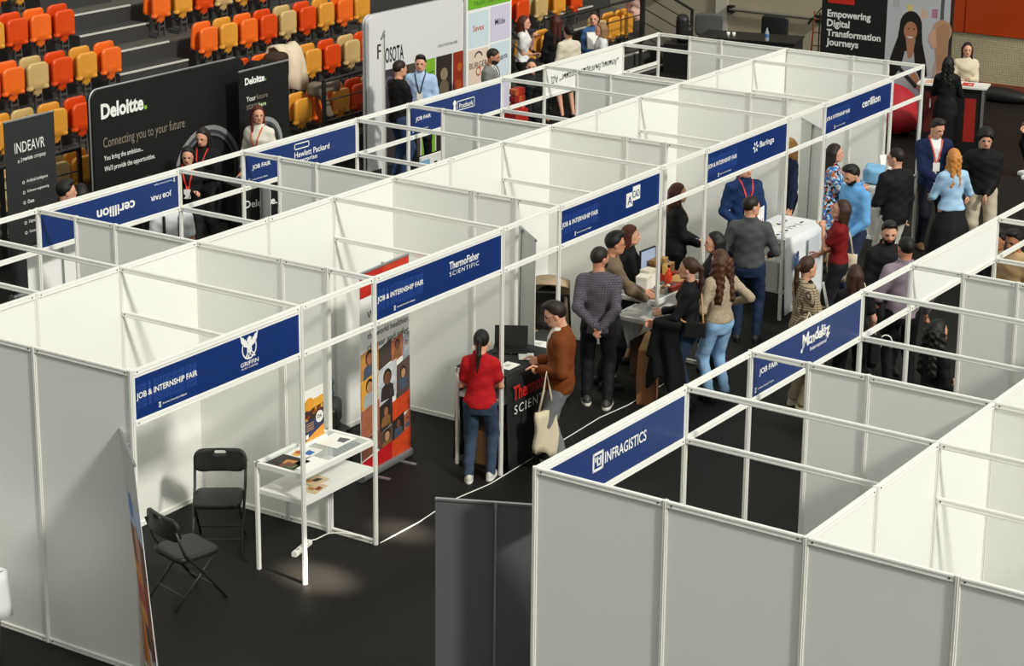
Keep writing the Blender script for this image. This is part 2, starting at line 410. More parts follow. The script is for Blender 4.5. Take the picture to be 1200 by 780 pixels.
SP = surfnet(seat_sdf, (-.26, -.24, .18), (.26, .1, .74), .02); SB = surfnet(back_sdf, (-.27, -.1, .28), (.27, .2, .82), .022)
SCOL = dict(r='#d8460f', o='#ee6a20', a='#dd9836', c='#c8aa70')
SM = {}
for k, c in SCOL.items():
    m = mat('seat_plastic_'+k, c, .38, noise=(5, .05))
    SM[k] = (np_mesh('backrest', *SB, m), np_mesh('seat_pan', *SP, m))
br = MB()
for s in (-1, 1): br.box((s*.06-.012, -.13, .05), (s*.06+.012, -.10, .27)); br.box((s*.06-.012, -.13, .22), (s*.06+.012, .1, .25))
br.box((-.075, -.135, .17), (.075, -.105, .2)); br.box((-.09, -.1, 0), (.09, .12, .06))
BRM = br.mesh('bracket', mat('bracket_steel', '#6f6f6e', .4, .7))
seatn = {'a': 'amber', 'r': 'red', 'o': 'orange', 'c': 'cream'}
def seat(x, k, c, label, group='folding grandstand seats', back=True):
    o = empty('stadium_seat', (x, SY+.36+DY*k, SZ+DZ*k), 0, label, 'seat', group)
    link('backrest', SM[c][0], o); link('seat_pan', SM[c][1], o); link('bracket', BRM, o)
    return o
# pixel of each visible seat's centre, by row, with its colour
ROWS = [  # (tier, block, [(px, colour)...])
 (3, 'left', [(-12, 'a'), (16, 'r'), (44, 'o'), (72, 'r')], 30),
 (2, 'left', [(-18, 'r'), (11, 'o'), (40, 'c'), (69, 'r'), (98, 'a'), (127, 'o')], 80),
 (1, 'left', [(2, 'a'), (31, 'c'), (62, 'a'), (93, 'r'), (122, 'o')], 138),
 (0, 'left', [(2, 'c'), (34, 'o'), (64, 'c'), (93, 'a'), (122, 'o')], 192),
 (4, 'left', [(20, 'a'), (-8, 'o')], -15),
 (3, 'right', [(185, 'o'), (211, 'a'), (236, 'r'), (259, 'c'), (283, 'a'), (306, 'o'), (328, 'r')], 0),
 (2, 'right', [(240, 'o'), (264, 'a'), (288, 'o'), (311, 'r'), (334, 'c'), (357, 'r'), (379, 'a'), (401, 'o'), (421, 'a')], 25),
 (1, 'right', [(285, 'r'), (309, 'o'), (340, 'a'), (363, 'a'), (386, 'r'), (409, 'c'), (428, 'r')], 60),
 (0, 'right', [(351, 'a'), (373, 'o'), (396, 'a'), (418, 'r'), (437, 'c')], 115),
 (1, 'far', [(609, 'r'), (631, 'c'), (652, 'a'), (672, 'r')], 8),
 (0, 'far', [(617, 'a'), (638, 'a'), (700, 'c'), (716, 'a'), (731, 'a')], 40),
]
for k, blk, L, py in ROWS:
    for i, (px_, c) in enumerate(L):
        p = uy(px_, py, SY+.3+DY*k)
        if blk == 'far': p = uy(px_, py, SY+.3+DY*k)
        n_ = ORD[i if blk != 'left' else len(L)-1-i]
        side = {'left': 'left of the stair aisle', 'right': 'right of the stair aisle', 'far': 'right of the white backdrop'}[blk]
        seat(p.x, k, c, '%s folding seat, %s %s, %s' % (seatn[c], n_, side, ROWN[k]))
# railings in front of the stand
M_rail = mat('railing_paint', '#2f3130', .45, .3)
def railing(x0, x1, y, z0, z1, label, bars=5, slope=0.):
    o = empty('railing', (x0, y, 0), 0, label, 'railing', kind=None)
    L = x1-x0; n = max(1, round(L/1.6))
    for i in range(n+1):
        x = L*i/n; q = MB(); q.box((x-.03, -.02, z0+slope*x), (x+.03, .02, z1+slope*x+.02)); q.build('post', M_rail, o)
    for j in range(bars):
        z = z0+.12+(z1-z0-.12)*j/(bars-1); q = MB(); r_ = .028 if j == bars-1 else .011
        q.cyl((0, 0, z), (L, 0, z+slope*L), r_, n=8); q.build('bar', M_rail, o)
    return o
railing(13.85, 18.5, 9.1, 0, 1.36, 'dark steel railing in front of the lowest seats beside the white backdrop')
railing(4.6, 8.7, 9.1, 0, 1.3, 'dark steel railing before the seats beside the grey banner')
railing(20.25, 23.4, 9.1, 0, 1.42, 'dark steel railing behind the group with the notebook')
railing(18.55, 20.0, 8.95, .5, 1.55, 'sloping stair railing behind the woman in white', bars=6, slope=-.62)
railing(23.3, 25.2, 9.0, .6, 1.75, 'sloping stair railing at the far end near the exit door', bars=5, slope=-.42)
# ================================================================== booth shells
H = 2.48; LZ = 2.075                               # top, and top of the lower beam
M_alu = mat('booth_profile_white', '#f1f0ea', .35, noise=(3, .03)); M_panel = mat('booth_panel_laminate', '#f5f5ef', .28, noise=(1.2, .025))
M_screw = mat('screw_dark', '#1b1a18', .6)
_pm, _rm, _wm = {}, {}, {}
def post_mesh():
    if 'p' not in _pm:
        pts = []
        for k in range(8):
            a = math.pi/4*k; c, s = math.cos(a), math.sin(a)
            for r_, t in ((.021, -.0085), (.021, -.004), (.014, -.004), (.014, .004), (.021, .004), (.021, .0085)):
                pts.append((r_*c-t*s, r_*s+t*c))
        m = MB(); m.prism(pts, 0, H+.004); _pm['p'] = m.mesh('post', M_alu)
    return _pm['p']
def rail_mesh(L, h=.045):
    k = (round(L, 3), h)
    if k not in _rm:
        m = MB(); a = .02; b_ = L-.02
        m.box((a, -.014, 0), (b_, .014, h)); m.box((a, -.0165, .006), (b_, .0165, .012)); m.box((a, -.0165, h-.012), (b_, .0165, h-.006))
        for x in (a+.03, b_-.03):
            for y0, y1 in ((-.0175, -.013), (.013, .0175)):
                m.cyl((x, y0, h/2), (x, y1, h/2), .006, n=8, mi=1)
        _rm[k] = m.mesh('rail', [M_alu, M_screw])
    return _rm[k]
def panel_mesh(L):
    k = round(L, 3)
    if k not in _wm:
        m = MB(); m.box((.018, -.003, .043), (L-.018, .003, H-.043)); _wm[k] = m.mesh('wall_panel', M_panel)
    return _wm[k]
def rail(par, a, b, z, name='rail'):
    d = Vector(b)-Vector(a); return link(name, rail_mesh(d.length), par, (a[0], a[1], z), math.atan2(d.y, d.x))
def wall(par, a, b):
    d = Vector(b)-Vector(a); rz = math.atan2(d.y, d.x)
    w_ = link('wall_panel', panel_mesh(d.length), par, (a[0], a[1], 0), rz)
    link('top_rail', rail_mesh(d.length), w_, (0, 0, H-.045)); link('bottom_rail', rail_mesh(d.length), w_)
def post(par, p): link('post', post_mesh(), par, (p[0], p[1], 0))
def booth(loc, rz, label, s, group, spine=True, left='part', right=None):
    """3 x 2 m booth; s = -1: opens towards -Y with its back wall at +Y (mirror: s = +1)"""
    o = empty('exhibition_booth', loc, rz, label, 'booth', group)
    B = -2*s                                        # back wall offset from the front line
    f = lambda x, y: (x, y*(-s))                    # y measured from the front line towards the back
    for x in (0, 2): post(o, f(x, 0))
    if spine:
        for x in (0, 1, 2): post(o, f(x, 2)); wall(o, f(x, 2), f(x+1, 2))
    for side, x in ((left, 0), (right, 3)):
        if side == 'part':
            wall(o, f(x, 2), f(x, 1)); wall(o, f(x, 1), f(x, .5)); rail(o, f(x, .5), f(x, 0), H-.045, 'top_rail'); rail(o, f(x, .5), f(x, 0), 0, 'bottom_rail')
            post(o, f(x, 1)); post(o, f(x, .5))
        elif side == 'full':
            wall(o, f(x, 2), f(x, 1)); wall(o, f(x, 1), f(x, 0)); post(o, f(x, 1))
        if x == 3 and side: post(o, f(x, 0)); post(o, f(x, 2))
    for z in (H-.045, LZ-.045):
        rail(o, f(0, 0), f(2, 0), z, 'front_beam'); rail(o, f(2, 0), f(3, 0), z, 'front_beam')
        rail(o, f(2, 0), f(2, 2), z, 'cross_beam')
    return o
names_f = ['white shell booth at the near end with two black folding chairs', 'white shell booth with the tall photo collage banner', 'white shell booth with the pushchair and the heaped goods table',
           'white shell booth with the white draped leaflet table', 'white shell booth at the far end with the woman in the patterned dress']
for i in range(5):
    booth((3*i, 0, 0), 0, names_f[i], -1, 'booths of the long double row', left='full' if i == 0 else 'part', right='part' if i == 4 else None)
names_b = ['shell booth behind the near end, cut by the left picture edge', 'shell booth behind the upside-down blue sign', 'shell booth behind the sign with the outlined rectangle logo',
           'shell booth below the white wall of photo tiles', 'shell booth behind the white upside-down sign']
for i in range(5):
    booth((3*i, 4, 0), 0, names_b[i], 1, 'booths of the long double row', spine=False, left='full' if i == 0 else 'part', right='part' if i == 4 else None)
RX, RY, RA = .073, -3.5392, -.0188
def rb(t, y, z=0.): return Vector((RX+t*math.cos(RA)-y*math.sin(RA), RY+t*math.sin(RA)+y*math.cos(RA), z))
names_r = ['shell booth at the near corner of the right-hand block', 'shell booth with the music-note lettered sign on the right', 'shell booth with the blank white sign on the right']
for i in range(3):
    booth(rb(3*i, 0), RA, names_r[i], 1, 'booths of the right-hand block', left='full' if i == 0 else 'part', right='part' if i == 2 else None)
for i in range(3):
    booth(rb(3*i, -4), RA, ['shell booth in the bottom right corner of the picture', 'second shell booth up from the bottom right corner', 'third shell booth up along the right picture edge'][i], -1, 'booths of the right-hand block', spine=False, left='full' if i == 0 else 'part', right='part' if i == 2 else None)

# ------------------------------------------------------------------ fascia signs
M_blue = mat('sign_blue', '#12306f', .3, noise=(1.1, .14)); M_white = mat('print_white', '#f4f4f0', .5); M_ink = mat('print_ink', '#26282c', .5)
M_pale = mat('print_pale_blue', '#7f97c9', .5); M_tint = mat('print_tint_blue', '#274b9b', .5)
def fascia(p, rz, label, blue=True, flip=False, side=-1):
    """2 m board hung between two beams; returns (thing, plane of its print: x along the board, y up, 0..1.96 x 0..0.36)"""
    o = empty('fascia_sign', p, rz, label, 'sign', 'signs over the booth fronts')
    m = MB(); m.box((.02, -.005, LZ+.001), (1.98, .005, H-.046)); o = m.build('board', M_white, o)
    z0 = LZ+.001; h = H-.046-z0
    M = plane_M((.02, -.0052, z0), (1, 0, 0))
    if blue:
        m = MB(); rect(m, M, .012, .005, 1.948, h-.022, 0, .0012); m.build('blue_film', M_blue, o)
    if flip: M = M @ Matrix(((-1, 0, 0, 1.96), (0, -1, 0, h), (0, 0, 1, 0), (0, 0, 0, 1)))
    return o, M
def lettering(o, M, fair, small=True, tint=True):
    if tint:
        m = MB()
        for dy in (-.075, -.04, .04, .075): put_text(m, fair, M, .02, .15+dy, height=.052, width=.68, bold=.012, mi=0, lift=.0022)
        m.build('tint_lettering', M_tint, o)['kind'] = 'stuff'
    m = MB(); j = len(fair) > 10; put_text(m, fair, M, .02 if j else .12, .15, height=.062, width=.68 if j else .31, bold=.022, lift=.003); m.build('lettering', M_white, o)
    if small:
        m = MB(); put_text(m, 'American University in Bulgaria', M, .30 if len(fair) > 10 else .1, .042, height=.02, bold=.01, lift=.003)
        x = .262 if len(fair) > 10 else .062
        rect(m, M, x, .036, x+.006, .07, 0, .003); rect(m, M, x+.012, .036, x+.018, .07, 0, .003); rect(m, M, x-.004, .066, x+.022, .074, 0, .003); rect(m, M, x-.004, .032, x+.022, .038, 0, .003)
        m.build('small_lettering', M_white, o)
JI = 'JOB & INTERNSHIP FAIR'; JF = 'JOB FAIR'
def griffin(o, M, cx_, cy_):
    m = MB(); ring(m, M, cx_, cy_, .078, .09, 120, 420, lift=.003, ky=1.05)
    for s in (-1, 1):
        poly(m, M, [(cx_+s*.02, cy_+.005), (cx_+s*.06, cy_+.02), (cx_+s*.095, cy_+.06), (cx_+s*.112, cy_+.13), (cx_+s*.088, cy_+.105), (cx_+s*.07, cy_+.10), (cx_+s*.045, cy_+.07), (cx_+s*.02, cy_+.055)][::s], lift=.0032)
    poly(m, M, [(cx_-.03, cy_-.06), (cx_+.035, cy_-.06), (cx_+.03, cy_+.0), (cx_+.022, cy_+.05), (cx_+.03, cy_+.085), (cx_+.002, cy_+.1), (cx_-.022, cy_+.082), (cx_-.03, cy_+.06), (cx_-.012, cy_+.05), (cx_-.028, cy_+.0)], lift=.0034)
    for a in (-.055, -.02, .025, .055): poly(m, M, [(cx_+a, cy_-.082), (cx_+a+.018, cy_-.082), (cx_+a*.6+.014, cy_-.04), (cx_+a*.6, cy_-.04)], lift=.0034)
    m.build('griffin_emblem', M_white, o)
o, M = fascia((0, 0, 0), 0, 'blue sign with a winged griffin emblem over the near end booth'); lettering(o, M, JI); griffin(o, M, 1.32, .22)
m = MB(); put_text(m, 'GRIFFIN', M, 1.32, .078, height=.036, width=.22, bold=.012, lift=.003, centre=True); put_text(m, 'PURE COFFEE', M, 1.32, .052, height=.015, width=.2, lift=.003, centre=True); m.build('logo_lettering', M_white, o)
o, M = fascia((3, 0, 0), 0, 'blue sign reading SCIENTIFIC in its logo above the woman in red'); lettering(o, M, JI)
m = MB(); put_text(m, 'ThermoFisher', M, 1.10, .195, height=.075, width=.48, bold=.02, lift=.003); put_text(m, 'SCIENTIFIC', M, 1.105, .135, height=.042, width=.47, lift=.003, spacing=1.25); m.build('logo_lettering', M_white, o)
o, M = fascia((6, 0, 0), 0, 'blue sign with two white squares as logo over the goods table booth'); lettering(o, M, JI)
m = MB()
rect(m, M, 1.26, .10, 1.39, .25, 0, .003); rect(m, M, 1.39, .15, 1.54, .30, 0, .003); put_text(m, 'A', M, 1.285, .125, height=.09, bold=.01, mi=1, lift=.0045); put_text(m, 'ICAD', M, 1.375, .18, height=.075, width=.15, bold=.01, mi=1, lift=.0045)
m.build('square_logo', [M_white, M_blue], o)
o, M = fascia((9, 0, 0), 0, 'blue sign with a pinwheel logo and a one-word name over the leaflet table booth'); lettering(o, M, JI)
m = MB()
for k in range(6):
    a = R(60*k); c, s = math.cos(a), math.sin(a)
    poly(m, M, [(1.16+c*.012-s*.0, .2+s*.012), (1.16+c*.05-s*.022, .2+s*.05+c*.022), (1.16+c*.072-s*.004, .2+s*.072+c*.004), (1.16+c*.045+s*.01, .2+s*.045-c*.01)], lift=.003)
put_text(m, 'Baringa', M, 1.26, .155, height=.09, width=.36, bold=.015, lift=.003); m.build('logo_lettering', M_white, o)
o, M = fascia((12, 0, 0), 0, 'blue sign with a lower case white name over the far end booth'); lettering(o, M, JI)
m = MB(); put_text(m, 'cerillion', M, 1.06, .15, height=.1, width=.55, bold=.025, lift=.003); m.build('logo_lettering', M_white, o)
# rear row, seen from inside
o, M = fascia((3, 4, 0), 0, 'blue sign mounted upside down in the rear row', flip=True); lettering(o, M, JF, tint=False)
m = MB(); put_text(m, 'cerillion', M, .66, .14, height=.11, width=.54, bold=.025, lift=.003); m.build('logo_lettering', M_white, o)
o, M = fascia((6, 4, 0), 0, 'blue sign with an outlined rectangle logo in the rear row'); lettering(o, M, JF, tint=False)
m = MB()
for a in ((.84, .24, 1.1, .252), (.84, .298, 1.1, .31), (.84, .24, .852, .31), (1.088, .24, 1.1, .31)): rect(m, M, *a, 0, .003)
put_text(m, 'Hewlett Packard', M, .84, .15, height=.066, width=.62, bold=.012, lift=.003); put_text(m, 'Enterprise', M, .84, .07, height=.066, width=.4, bold=.012, lift=.003); m.build('logo_lettering', M_white, o)
o, M = fascia((9, 4, 0), 0, 'blue sign with a boxed logo and tower mark below the photo tile wall'); lettering(o, M, JF, tint=False)
m = MB()
for a in ((.98, .14, 1.36, .15), (.98, .252, 1.36, .262), (.98, .14, .99, .262), (1.35, .14, 1.36, .262)): rect(m, M, *a, 0, .003)
put_text(m, 'Postbank', M, 1.03, .165, height=.06, width=.3, bold=.01, lift=.003); poly(m, M, [(.9, .14), (.96, .14), (.95, .22), (.97, .25), (.93, .29), (.89, .25), (.91, .22)], lift=.003); m.build('logo_lettering', M_white, o)['kind'] = 'stuff'
o, M = fascia((12, 4, 0), 0, 'white sign with dark Cyrillic lettering mounted upside down', blue=False, flip=True)
m = MB(); put_text(m, '„Алианц България Холдинг“ АД', M, .1, .12, height=.11, width=1.72, bold=.004, lift=.003); m.build('lettering', M_ink, o)
# right-hand block, seen from inside
o, M = fascia(rb(0, 0), RA, 'blue sign with a white square maze logo on the near right corner')
m = MB(); put_text(m, 'INFRAGISTICS', M, .84, .155, height=.085, width=.56, bold=.014, lift=.003)
for a in ((.68, .13, .70, .27), (.80, .13, .82, .27), (.68, .13, .82, .15), (.68, .25, .82, .27), (.71, .2, .725, .235), (.735, .165, .75, .235), (.735, .165, .79, .18), (.775, .165, .79, .235), (.755, .21, .775, .222)): rect(m, M, *a, 0, .003)
put_text(m, JF, M, .06, .15, height=.056, bold=.014, lift=.003); m.build('logo_lettering', M_white, o)['kind'] = 'stuff'
o, M = fascia(rb(3, 0), RA, 'blue sign with bouncy hand-lettered logo in the right-hand block'); lettering(o, M, JF, tint=False)
m = MB()
for i, (ch, dx, dy, hh) in enumerate((('M', 0, 0, .13), ('o', .12, .005, .075), ('n', .185, .0, .075), ('d', .255, .01, .115), ('e', .33, .0, .075), ('l', .395, .0, .12), ('ē', .42, .005, .1), ('z', .49, -.015, .085))):
    put_text(m, ch, M, .86+dx*.86, .18+dy+.02*dx, height=hh*.92, bold=.03, lift=.003, rot=.05)
disc(m, M, .85, .165, .018, lift=.003); poly(m, M, [(.85, .16), (.865, .16), (.895, .25), (.875, .25)], lift=.003); disc(m, M, 1.32, .17, .015, lift=.003)
put_text(m, 'International', M, 1.0, .125, height=.036, width=.3, bold=.012, lift=.003); m.build('logo_lettering', M_white, o)
o, M = fascia(rb(6, 0), RA, 'blank white sign board over the far booth of the right-hand block', blue=False)
# ================================================================== people
HAIRC = dict(black='#14110f', dark='#231812', brown='#3b2416', red='#5a2416', auburn='#4a2012', blonde='#b98a4c', chestnut='#4d2f1d', light='#8d6a47', orange='#c8853f')
def hair_mat(c):
    return mat('hair_'+c, HAIRC[c], .5, noise=(60, .4), bump=(220, .2), spec=.35)
SKIN = dict(fair='#d9a184', mid='#c68a6c', tan='#a9714f')
def skin_mat(c): return mat('skin_'+c, SKIN[c], .55, noise=(20, .05), spec=.35)
M_eye = mat('eye_dark', '#241a15', .3); M_lip = mat('lip', '#a5584c', .5); M_eyew = mat('eye_white', '#d8d0c8', .4)

def head_sdf(X, Y, Z):
    Ya = np.abs(Y)
    d = ell(X, Y, Z, (-.006, 0, .14), (.098, .077, .097))
    d = smin(d, ell(X, Y, Z, (.022, 0, .085), (.072, .06, .075)), .04)
    d = smin(d, ell(X, Y, Z, (.055, 0, .03), (.036, .033, .027)), .04)                    # chin
    d = smin(d, cap(X, Ya, Z, (.0, .052, .05), (.05, .03, .03), .017), .03)               # jaw
    d = smin(d, cap(X, Y, Z, (.09, 0, .118), (.106, 0, .082), .008, .0135), .018)         # nose
    d = smin(d, cap(X, Ya, Z, (.088, .012, .128), (.075, .045, .128), .008), .015)        # brow
    d = np.maximum(d, -(np.sqrt((X-.1)**2+(Ya-.032)**2+(Z-.112)**2)-.019))               # eye sockets
    d = smin(d, np.sqrt((X-.075)**2+(Ya-.031)**2+(Z-.113)**2)-.0125, .004)
    d = smin(d, ell(X, Y, Z, (.083, 0, .053), (.016, .025, .011)), .012)                  # lips
    d = smin(d, ell(X, Ya, Z, (-.008, .078, .105), (.02, .012, .033)), .01)               # ears
    return smin(d, cap(X, Y, Z, (-.02, 0, .06), (-.03, 0, -.06), .052, .054), .03)        # neck stub
HV, HF = surfnet(head_sdf, (-.13, -.11, -.1), (.14, .11, .26), .0075)
HC = HV[HF].mean(1)
def head_mi(beard):
    x, y, z = HC[:, 0], np.abs(HC[:, 1]), HC[:, 2]; mi = np.zeros(len(HC), np.int32)
    mi[(x > .074) & (y > .02) & (y < .043) & (z > .108) & (z < .119)] = 1
    mi[(x > .066) & (y > .012) & (y < .05) & (z > .13) & (z < .1365)] = 2
    mi[(x > .086) & (y < .024) & (z > .045) & (z < .061)] = 3
    if beard:
        mi[(z < .072) & (z > -.005) & (x > .005) & (mi != 3) & ~((y < .05) & (z > .062) & (x > .07) & (y > .03))] = 2
    return mi
HMI = {False: head_mi(False), True: head_mi(True)}
def hair_sdf(style):
    def f(X, Y, Z):
        Ya = np.abs(Y)
        d = ell(X, Y, Z, (-.012, 0, .147), (.106, .088, .105))
        cut = .77*(X-.066)-.64*(Z-.2)
        if style == 'crop': d = ell(X, Y, Z, (-.01, 0, .145), (.1035, .083, .1)); cut = .77*(X-.078)-.64*(Z-.188)
        d = np.maximum(d, cut)
        if style in ('short', 'crop', 'curls'): d = np.maximum(d, .06+.25*(X+.1)-Z)
        if style == 'short': d = smin(d, np.maximum(ell(X, Y, Z, (.03, .0, .225), (.07, .07, .035)), -X-.03), .02)
        if style == 'curls':
            d = np.maximum(ell(X, Y, Z, (-.01, 0, .165), (.124, .112, .115)), .77*(X-.08)-.64*(Z-.17)); d = np.maximum(d, .075+.3*X-Z)
            d = d+.012*np.sin(X*95)*np.sin(Y*95+1)*np.sin(Z*95)
        if style in ('long', 'wavy', 'bob', 'front', 'mane'):
            L = {'long': -.26, 'wavy': -.24, 'bob': -.03, 'front': -.2, 'mane': -.36}[style]
            g = cap(X, Ya, Z, (-.075, .03, .12), (-.105, .05, L), .055, .03)
            g = smin(g, cap(X, Ya, Z, (-.035, .07, .12), (-.06, .085, L*.75), .033, .022), .03)
            if style in ('front', 'wavy', 'long'): g = smin(g, cap(X, Ya, Z, (-.005, .082, .13), (-.012 if style == 'long' else .035, .092, .02 if style == 'long' else L*.8), .016, .02), .02)
            if style != 'wavy': g = g+.0035*np.sin(30*np.arctan2(Y, X+.02)+4*np.sin(Z*14))
            if style == 'wavy': g = g+.013*np.sin(X*60+Z*30)*np.sin(Y*70)*np.sin(Z*55)
            if style == 'mane':
                g = cap(X, Ya, Z, (-.06, .05, .1), (-.1, .1, -.3), .075, .05); g = smin(g, cap(X, Ya, Z, (-.01, .085, .1), (.0, .14, -.2), .035, .035), .04)
                g = g+.016*np.sin(X*50+Z*30)*np.sin(Y*60)*np.sin(Z*48)
            d = smin(d, g, .03)
        if style == 'tail':
            d = np.maximum(d, .065+.2*X-Z)
            g = cap(X, Y, Z, (-.1, 0, .17), (-.145, 0, .13), .026, .028); g = smin(g, cap(X, Y, Z, (-.145, 0, .13), (-.15, 0, -.02), .03, .029), .02)
            d = smin(d, smin(g, cap(X, Y, Z, (-.15, 0, -.02), (-.14, .01, -.2), .029, .011), .02), .02)
        if style == 'bun':
            d = np.maximum(d, .065+.2*X-Z); d = smin(d, ell(X, Y, Z, (-.12, 0, .12), (.05, .06, .05)), .02)
        return d
    return f
HAIRG = {}
def hair_geo(style):
    if style not in HAIRG: HAIRG[style] = surfnet(hair_sdf(style), (-.24, -.22, -.42 if style in ('long', 'wavy', 'front', 'tail', 'mane') else -.1), (.14, .22, .31), .0105)
    return HAIRG[style]
def hand_sdf(curl):
    fingers = []
    for y, L, x0 in ((-.03, .062, .082), (-.01, .075, .09), (.011, .078, .09), (.031, .072, .085)):
        p = np.array((x0-.012, y, 0.)); a = -.25*curl; ch = [p]
        for q, fr in enumerate((.42, .33, .25)):
            a -= (.28+.25*q)*curl if q else .35*curl
            p = p+L*fr*np.array((math.cos(a), 0, math.sin(a))); ch.append(p)
        fingers.append(ch)
    th = [np.array((.025, .03, -.006)), np.array((.058, .058, -.018)), np.array((.085, .064, -.018-.02*curl)), np.array((.103, .06, -.022-.028*curl))]
    def f(X, Y, Z):
        d = rbx(X, Y, Z, (.05, 0, 0), (.046, .04, .014), .013)
        d = smin(d, cap(X, Y, Z, (-.03, 0, 0), (.02, 0, 0), .024, .02), .02)
        for ch in fingers:
            for a, b_ in zip(ch, ch[1:]): d = smin(d, cap(X, Y, Z, a, b_, .0088, .008), .004)
        for a, b_ in zip(th, th[1:]): d = smin(d, cap(X, Y, Z, a, b_, .0115, .0095), .006)
        return d
    return surfnet(f, (-.06, -.06, -.1), (.2, .09, .04), .0065)
HANDS = {'relax': hand_sdf(.9), 'grip': hand_sdf(2.2), 'flat': hand_sdf(.3)}
def shoe_geo(kind):
    def f(X, Y, Z):
        d = smin(ell(X, Y, Z, (.055, 0, .03), (.115, .045, .045)), ell(X, Y, Z, (-.03, 0, .045), (.075, .04, .06)), .04)
        if kind == 'boot': d = smin(d, cap(X, Y, Z, (-.04, 0, .05), (-.05, 0, .16), .045, .042), .03)
        d = np.maximum(d, -Z+.012); s = rbx(X, Y*(1+.0*X), Z, (.025, 0, .012), (.135, .046, .012 if kind != 'sneaker' else .02), .011)
        return np.minimum(d, np.maximum(s, np.sqrt(((X-.025)/.143)**2+(Y/.05)**2)*.05-.05))
    return surfnet(f, (-.14, -.07, -.02), (.2, .07, .22), .0115)
SHOES = {k: shoe_geo(k) for k in ('sneaker', 'shoe', 'boot')}

def ik(a, t, l1, l2, hint):
    a = np.array(a, float); t = np.array(t, float); d = t-a; L = np.linalg.norm(d); mxl = (l1+l2)*.995
    if L > mxl: d *= mxl/L; L = mxl; t = a+d
    u = d/max(L, 1e-6); x = (l1*l1-l2*l2+L*L)/(2*L); h = math.sqrt(max(l1*l1-x*x, 0))
    n = np.array(hint, float); n -= u*(n@u); n /= max(np.linalg.norm(n), 1e-6)
    return a+u*x+n*h, t

